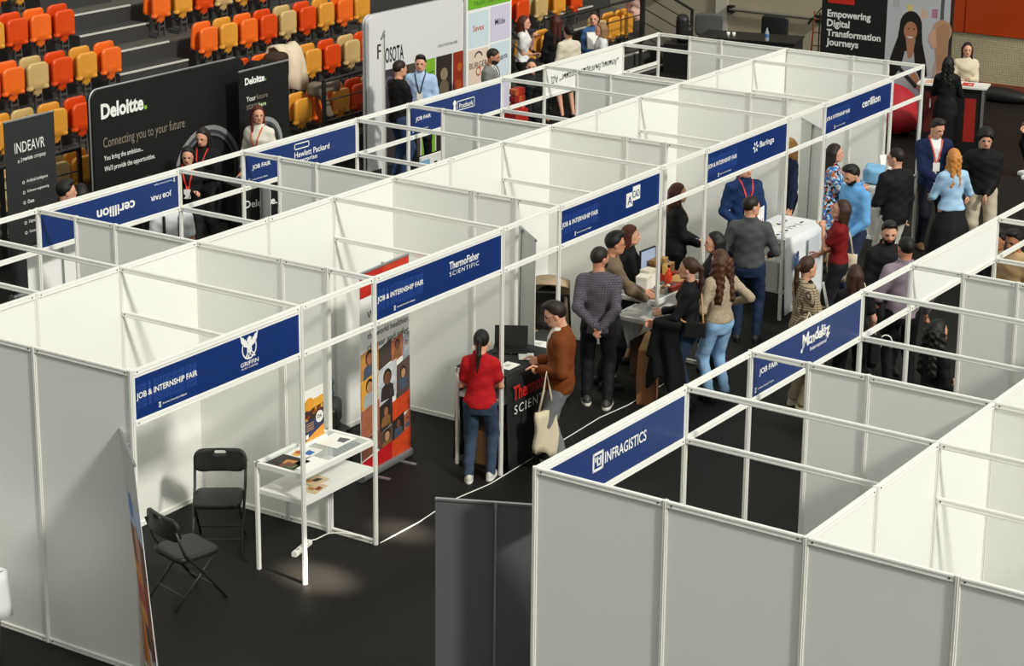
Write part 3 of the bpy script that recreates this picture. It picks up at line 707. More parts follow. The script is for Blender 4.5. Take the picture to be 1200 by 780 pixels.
PEOPLE = []
def person(label, pos, height=1.72, face=32, sex='m', skin='fair', hair=('short', 'dark'), top=('#222222', 'long', .5), bottom=('trousers', '#22242a'),
           shoes=('shoe', '#151515'), L=None, Rr=None, lean=0, look=0, nod=0, beard=False, jacket=None, lanyard=None, glasses=False, step=.0, wide=1., handL='relax', handR='relax',
           hipturn=0, topname=None, collar=None, straps=None, sit=False):
    """pos: floor point; face: heading in degrees; L / Rr: hand targets (forward, left, up) for a 1.72 m figure;
       top: (colour or material, sleeve long|short|none, hem as a fraction of the height); jacket: the same for an open outer garment + opening half-width"""
    s = height/1.72; f = sex == 'f'
    P = empty('person', (pos[0], pos[1], pos[2] if len(pos) > 2 else 0), R(face), label, 'person', 'visitors and exhibitors')
    Hh = height; HS = .235*(.97 if f else 1.0)*(.5+.5*s)
    hs = HS/.235
    top_z = Hh-.012-HS                                   # chin / neck joint height in upright pose
    pel = np.array((0, 0, .53*Hh))
    la = R(lean); ca, sa = math.cos(la), math.sin(la)
    def tors(p):                                         # torso frame -> person frame (lean about the pelvis)
        x, z = p[0], p[2]-pel[2]; return np.array((x*ca+z*sa, p[1], pel[2]-x*sa+z*ca))
    shw = (.103 if not f else .089)*Hh*wide; shz = .788*Hh
    SH = {1: tors((-.005, shw, shz)), -1: tors((-.005, -shw, shz))}
    l1, l2 = .172*Hh, .150*Hh
    tg = {1: L or (.06, .235, .80), -1: Rr or (.06, -.235, .80)}
    EL, WR = {}, {}
    for k in (1, -1):
        t = np.array(tg[k], float)*s
        EL[k], WR[k] = ik(SH[k], t, l1, l2, (-.6, k*.55, -.55))
    HP = {k: np.array((0, k*.052*Hh*wide, .515*Hh)) for k in (1, -1)}
    AN = {k: np.array((step*k-.01, k*(.058*Hh+.012), .05*Hh)) for k in (1, -1)}
    KN = {}
    for k in (1, -1): KN[k], AN[k] = ik(HP[k], AN[k], .245*Hh, .245*Hh, (1, k*.12, 0))
    zs = np.array([.44, .50, .54, .62, .69, .745, .785, .82, .85])*Hh
    if f: W = np.array([.07, .1, .101, .074, .083, .09, .088, .078, .04]); D = np.array([.05, .068, .068, .052, .06, .071, .06, .045, .03])
    else: W = np.array([.075, .094, .094, .087, .096, .105, .105, .088, .045]); D = np.array([.05, .066, .066, .06, .066, .07, .064, .048, .03])
    W = W*Hh*wide; D = D*Hh*(.5+.5*wide)
    def to_t(X, Y, Z):
        dz = Z-pel[2]; return X*ca-dz*sa, Y, pel[2]+X*sa+dz*ca
    def torso(X, Y, Z, off=0., flare=0.):
        x, y, z = to_t(X, Y, Z); w_ = np.interp(z, zs, W).astype(np.float32)+off; d_ = np.interp(z, zs, D).astype(np.float32)+off
        if flare: w_ = w_+flare*np.maximum(0, .66*Hh-z); d_ = d_+flare*np.maximum(0, .66*Hh-z)
        xx = x-(.012*Hh*np.exp(-((z-.735*Hh)/(.05*Hh))**2) if f else 0)
        q = (np.sqrt((xx/d_)**2+(y/w_)**2)-1)*np.minimum(w_, d_)
        q = np.maximum(q, z-(.85*Hh+off-.36*np.abs(y))); return np.maximum(q, .45*Hh-z)
    def arm(X, Y, Z, k, off=0., upto=2.):
        a, b_, c = SH[k], EL[k], WR[k]; wr = .9 if f else 1.
        if upto <= 1: b2 = a+(b_-a)*upto; return cap(X, Y, Z, a, b2, .031*Hh*wr+off, .027*Hh*wr+off*1.15)
        d = cap(X, Y, Z, a, b_, .031*Hh*wr+off, .025*Hh*wr+off)
        c2 = b_+(c-b_)*(upto-1); return smin(d, cap(X, Y, Z, b_, c2, .0255*Hh*wr+off, .017*Hh*wr+off), .02)
    def leg(X, Y, Z, k, off=0., loose=0.):
        d = cap(X, Y, Z, HP[k], KN[k], .052*Hh*(.5+.5*wide)+off, .035*Hh+off+loose*.5)
        return smin(d, cap(X, Y, Z, KN[k], AN[k], .034*Hh+off+loose*.5, .021*Hh+off+loose), .02)
    neck0 = tors((-.01, 0, .82*Hh)); neck1 = tors((.005, 0, top_z+.03))
    rr = .034 if not f else .029
    def body(X, Y, Z):
        d = torso(X, Y, Z, -.008)
        for k in (1, -1):
            d = smin(d, arm(X, Y, Z, k, -.003), .03)
            d = smin(d, leg(X, Y, Z, k, -.004), .02)
        return smin(d, cap(X, Y, Z, neck0, neck1, rr*Hh, rr*Hh*.93), .03)
    pts = np.array([SH[1], SH[-1], EL[1], EL[-1], WR[1], WR[-1], AN[1], AN[-1], KN[1], KN[-1], neck1, (.14*Hh, .12*Hh, .5*Hh), (-.14*Hh, -.12*Hh, .5*Hh)])
    lo, hi = pts.min(0)-.09, pts.max(0)+.09
    # skin: body + head + hands in one mesh
    V, F = surfnet(body, lo, hi, .021); VV = [V]; FF = [F]; MI = [np.zeros(len(F), np.int32)]; n = len(V)
    ly, nd = R(look), R(nod+lean*.4)
    Rz = np.array([[math.cos(ly), -math.sin(ly), 0], [math.sin(ly), math.cos(ly), 0], [0, 0, 1]]); Ry = np.array([[math.cos(nd), 0, math.sin(nd)], [0, 1, 0], [-math.sin(nd), 0, math.cos(nd)]])
    HR = Rz@Ry; hp = tors((.022, 0, top_z)); hsc = np.array((hs, hs*(.95 if f else 1), hs))
    tf = lambda q: (q*hsc)@HR.T+hp
    VV.append(tf(HV)); FF.append(HF+n); MI.append(HMI[beard]); n += len(HV)
    for k, hk in ((1, handL), (-1, handR)):
        hv, hf = HANDS[hk]; x = WR[k]-EL[k]; x /= np.linalg.norm(x)
        y = np.array((.75, 0, .66)); y = y-x*(x@y); y /= max(np.linalg.norm(y), 1e-6)
        z = np.cross(x, y); hh = hv*s*(.9 if f else 1.)
        q = hh[:, [0]]*x+hh[:, [1]]*y+hh[:, [2]]*z*(1)
        if k == 1: pass                                  # left hand: thumb along y, palm towards -z
        else: q = hh[:, [0]]*x+hh[:, [1]]*y-hh[:, [2]]*z
        VV.append(q+WR[k]); FF.append((hf if k == 1 else hf[:, ::-1])+n); MI.append(np.zeros(len(hf), np.int32)); n += len(hv)
    hm = hair_mat(hair[1]) if hair else skin_mat(skin)
    link('body', np_mesh('body', np.concatenate(VV), np.concatenate(FF), [skin_mat(skin), M_eye, hm, M_lip], np.concatenate(MI)), P)
    if hair:
        V, F = hair_geo(hair[0]); link('hair', np_mesh('hair', tf(V), F, hm), P)
    mm = lambda c, k='smooth': cloth(c, k) if isinstance(c, str) else c
    ph = sum(map(ord, label)) % 97
    def folds(X, Y, Z, a): return a*(np.sin(X*31+Z*23+ph)*np.sin(Y*29-Z*17+ph*2)+.6*np.sin(Z*52+X*18+Y*25+ph))
    # lower garment
    bk = bottom[0]
    if bk in ('trousers', 'jeans', 'loose'):
        lo_ = {'trousers': .012, 'jeans': .006, 'loose': .03}[bk]
        def low(X, Y, Z):
            d = np.maximum(torso(X, Y, Z, .008), to_t(X, Y, Z)[2]-.605*Hh)
            for k in (1, -1): d = smin(d, leg(X, Y, Z, k, .009, lo_), .02)
            return np.maximum(d+folds(X, Y, Z, .0035), .035*Hh-Z)
        V, F = surfnet(low, (lo[0], lo[1], -.02), (hi[0], hi[1], .66*Hh), .0155)
        link('trousers', np_mesh('trousers', V, F, mm(bottom[1], 'denim' if bk == 'jeans' else 'smooth')), P)
    elif bk in ('skirt', 'dress'):
        zt, zb = (.62 if bk == 'dress' else top[2]+.025)*Hh, bottom[2]*Hh
        def low(X, Y, Z):
            t = np.clip((zt-Z)/(zt-zb), 0, 1); w_ = ((.08 if bk == 'dress' else .088)+.04*np.minimum(t*3, 1)+bottom[3]*t)*Hh; d_ = w_*.74
            a = np.arctan2(Y, X); rr_ = np.sqrt((X/d_)**2+(Y/w_)**2)-(1+.035*t*np.sin(9*a+ph))
            return np.maximum(np.maximum(rr_*np.minimum(w_, d_), Z-zt), zb-Z)
        V, F = surfnet(low, (-.4, -.45, zb-.05), (.4, .45, zt+.05), .018); link('skirt', np_mesh('skirt', V, F, mm(bottom[1])), P)
    # upper garments
    def upper(name, col, sleeve, hem, off, loose, opening=None, hood=False, kind='smooth'):
        up_ = {'long': 1.96, 'three': 1.5, 'short': .62, 'none': 0}[sleeve]
        def g(X, Y, Z):
            d = torso(X, Y, Z, off, loose)
            if hem < .47: d = smin(d, np.maximum(cap(X, Y, Z, (0, .045*Hh, .5*Hh), (0, .045*Hh, hem*Hh), .07*Hh+off), -d*0-1), .05) if False else d
            if up_:
                for k in (1, -1): d = smin(d, arm(X, Y, Z, k, off+.001, up_), .05)
            x, y, z = to_t(X, Y, Z)
            if collar or hood: d = smin(d, np.maximum(np.abs(np.sqrt((x+.012)**2+y*y)-.043*Hh)-.008, np.abs(z-.846*Hh)-(.02*Hh if not hood else .028*Hh)), .012)
            d = d+folds(X, Y, Z, .004)
            if opening is not None:
                w0, zc = opening; wd = np.where(z > zc*Hh, w0+(z-zc*Hh)*.17, np.maximum(w0, (zc*Hh-z)*.12) if w0 > 0 else (zc*Hh-z)*.10-.002)
                d = np.maximum(d, -np.maximum(np.maximum(np.abs(y)-wd, -x), -(z-.3)))
            return np.maximum(d, hem*Hh-z)
        V, F = surfnet(g, (lo[0], lo[1], min(hem*Hh, .5*Hh)-.04), (hi[0], hi[1], .9*Hh), .0155)
        return link(name, np_mesh(name, V, F, mm(col, kind)), P), g
    tn = topname or ('dress' if bk == 'dress' else 'shirt')
    g = None; gs = []
    if top: _, g = upper(tn, top[0], top[1], top[2], .012, .006 if not jacket else 0., kind=top[3] if len(top) > 3 else 'smooth', hood=(tn == 'hoodie')); gs.append(g)
    if jacket: _, g = upper('jacket', jacket[0], jacket[1], jacket[2], .022, .022, jacket[3], kind=jacket[4] if len(jacket) > 4 else 'smooth'); gs.append(g)
    # shoes
    if shoes:
        for k in (1, -1):
            V, F = SHOES[shoes[0]]; c = V[F].mean(1); q = V*s*(.93 if f else 1.)*(1.1 if shoes[0] == 'sneaker' else 1.); a = k*.14
            q = np.stack([q[:, 0]*math.cos(a)-q[:, 1]*math.sin(a), q[:, 0]*math.sin(a)+q[:, 1]*math.cos(a), q[:, 2]], 1)+np.array((AN[k][0]+.02, AN[k][1], 0))
            link('shoe', np_mesh('shoe', q, F, [mat('shoe_'+shoes[1], shoes[1], .5, noise=(30, .15)), mat('sole_'+(shoes[2] if len(shoes) > 2 else '#1a1a1a'), shoes[2] if len(shoes) > 2 else '#1a1a1a', .6)], (c[:, 2] < (.03 if shoes[0] == 'sneaker' else .02)).astype(int)), P)
    # lanyard / straps lie on the chest: found by stepping in from outside
    def surf_x(y, z, sign=1):
        x = np.linspace(.34, -.1, 220)*sign; p = np.array([tors((q, y, z)) for q in x]).astype(np.float32)
        v = np.min([gg(p[:, 0], p[:, 1], p[:, 2]) for gg in gs], 0); i = np.argmax(v < 0); return tors((x[i]+sign*.007, y, z))
    if lanyard:
        m = MB()
        for k in (1, -1):
            pts_ = [surf_x(k*(.05-.045*t)*Hh/1.0*.9, (.835-.17*t)*Hh) for t in np.linspace(0, 1, 7)]
            pts_ = [tors((-.055*s, k*.05*s, .86*Hh)), tors((.0, k*.075*s, .85*Hh))]+pts_
            w_ = .009*s
            for a, b_ in zip(pts_, pts_[1:]):
                a, b_ = Vector(a), Vector(b_); m.add([a+Vector((.0, w_, 0)), a-Vector((.0, w_, 0)), b_-Vector((0, w_, 0)), b_+Vector((0, w_, 0)), a+Vector((.003, w_, 0)), a+Vector((.003, -w_, 0)), b_+Vector((.003, -w_, 0)), b_+Vector((.003, w_, 0))],
                      [(0, 1, 2, 3), (7, 6, 5, 4), (0, 3, 7, 4), (1, 5, 6, 2)])
        ly_ = m.build('lanyard', mat('lanyard_'+lanyard, lanyard, .6), P)
        e = surf_x(0, .64*Hh); m = MB(); m.box((e[0], -.045*s, e[2]-.06), (e[0]+.006, .045*s, e[2]+.06)); m.build('name_badge', mat('badge_card', '#e9e7e0', .4), ly_)
    if straps:
        m = MB()
        for k in (1, -1):
            pts_ = [surf_x(k*.085*s, z*Hh, -1) for z in (.62, .7, .78)]+[tors((-.02, k*.085*s, .85*Hh))]+[surf_x(k*.085*s, z*Hh) for z in (.8, .76, .7, .66)]
            m.tube(pts_, .018, n=6)
        m.build('strap', mat('strap_'+straps, straps, .8), P)
    if glasses:
        m = MB()
        for k in (1, -1):
            m.tube([tf(np.array([(.093, k*.031+.02*math.cos(a), .112+.015*math.sin(a))]))[0] for a in np.linspace(0, 2*math.pi, 10)[:-1]], .0025, n=5, closed=True)
            m.tube([tf(np.array([q]))[0] for q in ((.09, k*.052, .115), (.0, k*.083, .118))], .0025, n=5)
        m.tube([tf(np.array([q]))[0] for q in ((.095, .011, .113), (.095, -.011, .113))], .0025, n=5)
        m.build('glasses', mat('glasses_frame', '#1c1b1a', .3), P)
    P['_h'] = 0; del P['_h']
    info = dict(P=P, WR={k: Vector(WR[k]) for k in WR}, EL={k: Vector(EL[k]) for k in EL}, SH={k: Vector(SH[k]) for k in SH}, s=s, H=Hh, surf=surf_x, tors=tors,
                M=Matrix.Translation(P.location) @ Matrix.Rotation(R(face), 4, 'Z'))
    return info
def by_head(x, y, h): p = uz(x, y, h); return (p.x, p.y)
# ------------------------------------------------------------------ the people of the photograph
M_check = plaid_mat('check_shirt_cloth', '#5d5862', '#3d3942', 42, .3)
M_plaid = plaid_mat('plaid_blazer_cloth', '#bba98a', '#5d5040', 36, .27, '#1f1b18')
M_camo = spots_mat('mottled_knit', ['#665540', '#7d6a52', '#5a4b3c', '#8a765c'], 70, 'noise')
M_print = spots_mat('printed_dress_cloth', ['#4a8ccc', '#d3dde4', '#15161c', '#c9683a', '#9cc4e4', '#2a6fb8'], 32)
M_beigekn = spots_mat('striped_knit', ['#b9a68a', '#ad9c82', '#a3937c', '#c0b096'], 34, 'noise')
Q = {}
Q['red'] = person('woman in a red polo shirt and blue jeans seen from behind', (4.79, .1), 1.5, 25, 'f', 'fair', ('tail', 'black'), ('#b3161b', 'short', .5, 'knit'), ('jeans', '#38495c'), ('sneaker', '#c9c6be', '#eeeee8'), L=(.27, .1, 1.0), Rr=(.3, -.12, 1.0), nod=15, step=-.05, collar=True)
Q['brown'] = person('man in a rust brown jacket with glasses and grey trousers', by_head(658, 352, 1.7), 1.7, 122, 'm', 'fair', ('short', 'dark'), ('#d8d4c8', 'long', .5), ('loose', '#75777a'), ('sneaker', '#20201e', '#e5e5e0'), jacket=('#73390f', 'long', .47, (.025, .6)), L=(.19, .1, 1.05), Rr=(.21, -.08, 1.08), glasses=True, nod=18, wide=1.08, handL='grip', handR='grip')
Q['check'] = person('man in a grey checked shirt with hands clasped behind his back', (7.22, .26), 1.74, 28, 'm', 'mid', ('crop', 'dark'), (M_check, 'long', .47), ('trousers', '#131315'), ('sneaker', '#3c3b39', '#e8e4da'), L=(-.19, .03, .93), Rr=(-.21, -.03, .9), look=-45, beard=True, step=.06, handL='grip', handR='grip')
Q['camo'] = person('man in a mottled brown sweater with glasses reaching over the goods table', by_head(712, 271, 1.74), 1.74, -42, 'm', 'mid', ('short', 'black'), (M_camo, 'long', .5), ('trousers', '#1b1b1e'), L=(.42, .02, 1.02), Rr=(.42, -.1, .98), glasses=True, lean=6, collar=True)
Q['redhair'] = person('red-haired woman in a black dress beside the goods table', by_head(737, 263, 1.58), 1.58, -48, 'f', 'fair', ('long', 'auburn'), ('#0f0f11', 'long', .5), ('dress', '#0f0f11', .3, .01), L=(.32, .06, 1.02), Rr=(.3, -.02, 1.0), topname='dress', look=-10)
Q['blazer'] = person('woman in a black blazer with an orange lanyard below the square logo sign', by_head(793, 214, 1.67), 1.67, -52, 'f', 'fair', ('front', 'auburn'), ('#7d8694', 'long', .5), ('trousers', '#111113'), jacket=('#0e0e10', 'long', .42, (.02, .62)), L=(.28, .04, .98), Rr=(.28, -.04, .96), lanyard='#e2521d')
Q['dark'] = person('woman with straight black hair facing the goods table', by_head(840, 271, 1.64), 1.64, 125, 'f', 'fair', ('long', 'black'), ('#1a1a1d', 'long', .5), ('trousers', '#131315'), L=(.25, .1, 1.0))
Q['pony'] = person('woman with a long brown ponytail, black top and a shoulder bag', (7.69, -.56), 1.65, 112, 'f', 'fair', ('tail', 'brown'), ('#111113', 'long', .56), ('jeans', '#26344a'), ('boot', '#0e0e0e'), L=(.35, .12, 1.0), Rr=(.3, -.1, 1.05), look=-10)
Q['curly'] = person('woman with long curly hair, beige knit and pale blue jeans', (8.1, -.7), 1.66, 70, 'f', 'fair', ('mane', 'chestnut'), (M_beigekn, 'long', .53), ('jeans', '#8fb6dc'), ('shoe', '#151515'), L=(.22, .16, 1.0), Rr=(.1, -.3, 1.05))
Q['bluesw'] = person('man in a royal blue sweater with a red lanyard beside the leaflet table', by_head(873, 183, 1.78), 1.78, 235, 'm', 'fair', ('short', 'dark'), ('#18325f', 'long', .5), ('trousers', '#20222a'), L=(.2, .16, .95), Rr=(.2, -.16, .95), lanyard='#d8341c', collar=True)
Q['grey'] = person('man in a grey shirt and blue jeans with his back to the camera', (10.08, -.03), 1.73, 22, 'm', 'fair', ('crop', 'dark'), ('#4d4f51', 'long', .52), ('jeans', '#1f2f4a'), ('shoe', '#17181a'), L=(.2, .22, .95), Rr=(.22, -.22, .98), look=-50, wide=1.06, collar=True, lanyard='#d8341c')
Q['blond'] = person('woman with long blonde hair and a navy coat half hidden by a booth post', by_head(926, 161, 1.66), 1.66, 140, 'f', 'fair', ('long', 'blonde'), ('#1b2440', 'long', .4), ('trousers', '#161a28'))
Q['pattern'] = person('woman in a blue and orange patterned dress at the far end booth', by_head(977, 168, 1.68), 1.68, -58, 'f', 'fair', ('long', 'dark'), (M_print, 'three', .5), ('dress', M_print, .22, .03), L=(.38, .05, 1.12), Rr=(.36, -.08, 1.1), topname='dress', lanyard='#e2521d')
Q['hoodie'] = person('man in a light blue hoodie looking down', by_head(1004, 191, 1.76), 1.76, 150, 'm', 'fair', ('short', 'black'), ('#6aa6dc', 'long', .5, 'knit'), ('jeans', '#28324a'), topname='hoodie', nod=22, L=(.2, .18, .9), Rr=(.1, -.24, .85), beard=True, wide=1.1)
Q['dred'] = person('woman in a dark red top with a canvas bag on her shoulder', by_head(986, 233, 1.65), 1.65, 112, 'f', 'fair', ('long', 'brown'), ('#7d1518', 'short', .55), ('trousers', '#1c1c1f'), L=(.2, .02, 1.36), Rr=(.24, -.06, 1.0), nod=-12, handL='grip')
Q['bomber'] = person('bearded man in a black jacket with white collar stripe', by_head(1042, 257, 1.76), 1.76, 225, 'm', 'fair', ('short', 'black'), ('#121214', 'long', .5), ('trousers', '#1b1b1e'), beard=True, nod=10, look=-15, collar=True)
Q['plaid'] = person('woman in a plaid blazer with a ponytail holding papers', by_head(945, 300, 1.66), 1.66, -38, 'f', 'fair', ('tail', 'brown'), ('#161618', 'long', .5), ('loose', '#8f8368'), ('sneaker', '#b3a88c', '#cfc6b0'), jacket=(M_plaid, 'long', .45, (.02, .6)), L=(.34, .02, 1.05), Rr=(.3, -.08, .98), look=12, handL='grip', handR='grip')
Q['long'] = person('woman in a black tee with long brown hair seen from behind', by_head(1003, 310, 1.57), 1.57, 35, 'f', 'fair', ('long', 'brown'), ('#0f0f11', 'short', .5), ('trousers', '#121214'), L=(.18, .16, .9), Rr=(.1, -.24, .84))
Q['lilac'] = person('man in a lilac grey shirt seen from behind at the right-hand frame', by_head(1063, 277, 1.76), 1.76, 38, 'm', 'mid', ('crop', 'black'), ('#92838f', 'long', .5), ('trousers', '#0f0f11'), L=(.2, .2, .95), Rr=(.1, -.28, .85), look=15, collar=True)
Q['white'] = person('man in a black blazer and off-white trousers with glasses', by_head(1052, 173, 1.77), 1.77, 62, 'm', 'fair', ('crop', 'dark'), ('#dcdcda', 'long', .5), ('trousers', '#cfcabd'), ('sneaker', '#8b6a48', '#d8d2c4'), jacket=('#121214', 'long', .42, (.01, .62)), L=(.25, .12, .98), glasses=True, look=30)
Q['navy'] = person('man in a navy suit with an orange lanyard and white shirt', (15.05, -.2), 1.79, 222, 'm', 'fair', ('short', 'dark'), ('#e8e8ea', 'long', .5), ('trousers', '#10131e'), ('shoe', '#6b5138'), jacket=('#121f42', 'long', .45, (.012, .62)), lanyard='#e2521d', Rr=(.3, -.05, .98), L=(.1, .25, .85), nod=16, look=20)
Q['blonde'] = person('woman with orange-blonde hair, pale blue jacket and long black skirt', by_head(1119, 174, 1.68), 1.68, 45, 'f', 'fair', ('wavy', 'orange'), ('#a7cbe9', 'three', .53), ('skirt', '#141416', .08, .06), L=(.3, .14, 1.0), Rr=(.3, -.16, 1.15))
Q['curlym'] = person('young man with dark curly hair, black sweater and beige trousers', by_head(1156, 150, 1.75), 1.75, 205, 'm', 'fair', ('curls', 'black'), ('#0e0e10', 'long', .5), ('loose', '#b9ae98'), ('sneaker', '#d8d5cc', '#f0efe9'), L=(.18, .04, .88), Rr=(.12, -.2, .86), nod=10, wide=1.05)
Q['counter'] = person('woman with long dark hair and a black coat dress at the far counter', by_head(1112, 66, 1.64), 1.64, 15, 'f', 'fair', ('wavy', 'black'), ('#111112', 'long', .45), ('dress', '#111112', .12, .0), topname='dress', L=(.3, .1, 1.08), Rr=(.3, -.1, 1.08))
Q['cream'] = person('curly-haired woman in a cream sweater behind the far counter', by_head(1134, 49, 1.62), 1.62, 208, 'f', 'fair', ('wavy', 'dark'), ('#d9cdb2', 'long', .5, 'knit'), ('trousers', '#26262a'), L=(.3, .02, 1.12), Rr=(.28, -.1, 1.08), collar=True)
Q['edge'] = person('person in a pale grey shirt cut by the right picture edge', (19.72, .06), 1.75, 122, 'm', 'fair', ('short', 'dark'), ('#b8bcc2', 'long', .5), ('trousers', '#101012'), ('sneaker', '#e8e8e4', '#f2f2ee'), L=(.2, .3, .85))
Q['tan'] = person('man in a sand coloured shirt inside the far right booth', by_head(1192, 267, 1.72), 1.72, 165, 'm', 'tan', ('short', 'black'), ('#b99a72', 'long', .5), ('trousers', '#202024'), nod=12)
Q['behind'] = person('dark-haired man standing just behind the sand coloured shirt', by_head(1172, 268, 1.6), 1.6, 160, 'm', 'tan', ('short', 'black'), ('#18181a', 'long', .5), ('trousers', '#18181a'))
Q['blk'] = person('woman with long black hair and black clothes behind the right-hand frame', by_head(1098, 374, 1.62), 1.62, -30, 'f', 'fair', ('mane', 'black'), ('#0c0c0e', 'long', .5), ('dress', '#0c0c0e', .15, .02), topname='dress', L=(.28, .05, 1.0))
# rear aisle
Q['d1'] = person('woman in a black turtleneck with a red lanyard before the black backdrop', by_head(239, 148, 1.68), 1.68, 195, 'f', 'fair', ('front', 'dark'), ('#101012', 'long', .5), ('trousers', '#101012'), lanyard='#e23b1d', nod=14, collar=True, L=(.25, .0, 1.05), Rr=(.25, -.05, 1.0))
Q['d2'] = person('woman with black hair leaning at the black backdrop, arms folded', by_head(220, 170, 1.62), 1.62, 215, 'f', 'fair', ('long', 'black'), ('#121214', 'long', .5), ('trousers', '#121214'), lanyard='#e23b1d', nod=10, L=(.22, -.1, 1.08), Rr=(.22, .1, 1.12))
Q['ws'] = person('red-haired woman in a white blouse with an orange lanyard', by_head(303, 123, 1.75), 1.75, 195, 'f', 'fair', ('front', 'red'), ('#ddd6c8', 'long', .5), ('trousers', '#1b1b1e'), lanyard='#e2521d', look=35, collar=True)
Q['pack'] = person('man in a white tee with black backpack straps under the upside-down sign', by_head(200, 219, 1.72), 1.72, 222, 'm', 'mid', ('short', 'dark'), ('#d9dade', 'short', .5), ('jeans', '#202836'), straps='#141416', beard=True)
Q['i1'] = person('dark-haired man by the grey roll-up banner at the left edge', by_head(75, 211, 1.8), 1.8, -30, 'm', 'fair', ('short', 'black'), ('#1a1a1c', 'long', .5), ('trousers', '#1a1a1c'))
Q['i2'] = person('dark-haired woman close to the man by the grey banner', by_head(95, 215, 1.55), 1.55, 50, 'f', 'fair', ('bob', 'black'), ('#161618', 'long', .5), ('trousers', '#161618'))
Q['h'] = person('black-haired woman mostly hidden by the upside-down sign', by_head(176, 205, 1.62), 1.62, 150, 'f', 'fair', ('bun', 'black'), ('#18181b', 'short', .5), ('trousers', '#18181b'))
Q['bt'] = person('man in a black tee with an orange lanyard and jeans by the white backdrop', by_head(467, 70, 1.83), 1.83, -22, 'm', 'fair', ('crop', 'dark'), ('#0f0f11', 'short', .5), ('jeans', '#2b3d5c'), lanyard='#e2521d', Rr=(.3, -.02, 1.0), L=(.3, .05, 1.0))
Q['lb'] = person('man in a light blue shirt with a black lanyard', by_head(493, 64, 1.72), 1.72, 208, 'm', 'fair', ('short', 'black'), ('#a9c3e2', 'long', .5), ('trousers', '#15161a'), lanyard='#141414', L=(.22, .12, .98), collar=True)
Q['gb'] = person('bearded man in a grey blazer below the board of small logos', by_head(575, 56, 1.72), 1.72, -70, 'm', 'mid', ('crop', 'dark'), ('#d3d0c9', 'long', .5), ('trousers', '#26262a'), jacket=('#7d7d7a', 'long', .45, (.03, .6)), lanyard='#151515', beard=True, nod=10)
Q['wt'] = person('woman in a white tee with a hand at her chin', by_head(613, 18, 1.66), 1.66, -62, 'f', 'fair', ('front', 'auburn'), ('#e3e3e0', 'short', .52), ('trousers', '#141416'), L=(.2, .03, 1.34), Rr=(.2, .05, 1.02), handL='grip', look=-5)
Q['bs'] = person('woman in a black suit behind the open rear frame', by_head(623, 68, 1.64), 1.64, 212, 'f', 'fair', ('bun', 'black'), ('#2a2a2c', 'long', .5), ('trousers', '#0f0f11'), jacket=('#0f0f11', 'long', .42, (.015, .63)))
Q['cs'] = person('woman in a cream sweater and black skirt seen from behind', by_head(667, 29, 1.62), 1.62, 62, 'f', 'fair', ('bun', 'black'), ('#d9cfba', 'long', .52, 'knit'), ('skirt', '#131315', .36, .01), wide=1.08)
Q['ldh'] = person('woman in black with long dark red hair seen from behind', by_head(652, 17, 1.66), 1.66, 45, 'f', 'fair', ('long', 'auburn'), ('#0d0d0f', 'long', .5), ('trousers', '#0d0d0f'))
Q['nb'] = person('woman in a blue denim jacket holding a notebook', by_head(696, 13, 1.68), 1.68, 222, 'f', 'fair', ('bun', 'dark'), ('#3d5d8f', 'long', .5), ('trousers', '#15161a'), L=(.28, .02, 1.1), Rr=(.3, -.1, 1.02), look=-20, handL='grip', handR='grip')
Q['bl'] = person('woman with straight light brown hair and a white top facing left', by_head(706, 26, 1.6), 1.6, 128, 'f', 'fair', ('long', 'light'), ('#dcdcde', 'long', .5), ('trousers', '#18191d'))
# ================================================================== furniture and goods
M_silver = mat('anodised_silver', '#a9abac', .35, .7); M_greyback = mat('banner_back_grey', '#8d8e8f', .7); M_greydark = mat('banner_back_dark', '#5f6062', .7)
M_paper = mat('paper_white', '#f1f0ea', .7); M_glass = mat('table_glass', '#dfe8e6', .06, alpha=.25, spec=.6)
C_ = {}
def pm2(c):
    return mat('photo_'+c, c, .5, noise=(16, .5))
def pm(c, rough=.55):
    if c not in C_: C_[c] = mat('print_'+c, c, rough)
    return C_[c]
class Print:
    """flat print of many colours: one mesh with a slot per colour"""
    def __init__(s, M): s.M = M; s.photo = False; s.mb = MB(); s.cols = []; s.z = .0012
    def mi(s, c):
        if c not in s.cols: s.cols.append(c)
        return s.cols.index(c)
    def up(s): s.z += .0003; return s.z
    def rect(s, x0, y0, x1, y1, c): poly(s.mb, s.M, [(x0, y0), (x1, y0), (x1, y1), (x0, y1)], s.mi(c), s.up())
    def poly(s, pts, c): poly(s.mb, s.M, pts, s.mi(c), s.up())
    def disc(s, x, y, r, c, ky=1.): disc(s.mb, s.M, x, y, r, s.mi(c), s.up(), 18, ky)
    def ring(s, x, y, r1, r2, c, a0=0, a1=360): ring(s.mb, s.M, x, y, r1, r2, a0, a1, s.mi(c), s.up())
    def text(s, t, x, y, c='#f4f4f0', **k): put_text(s.mb, t, s.M, x, y, mi=s.mi(c), lift=s.up(), **k)
    def build(s, name, par):
        o = s.mb.build(name, [(pm2 if s.photo and c[1] not in 'ef' else pm)(c) for c in s.cols], par); return o
def bust(p, x, y, w, skin, hair, shirt):
    """little printed portrait"""
    p.poly([(x-w*.5, y-w*.9), (x+w*.5, y-w*.9), (x+w*.42, y-w*.35), (x+w*.15, y-w*.22), (x-w*.15, y-w*.22), (x-w*.42, y-w*.35)], shirt)
    p.disc(x, y+w*.06, w*.3, hair, 1.15); p.disc(x, y, w*.22, skin, 1.25)
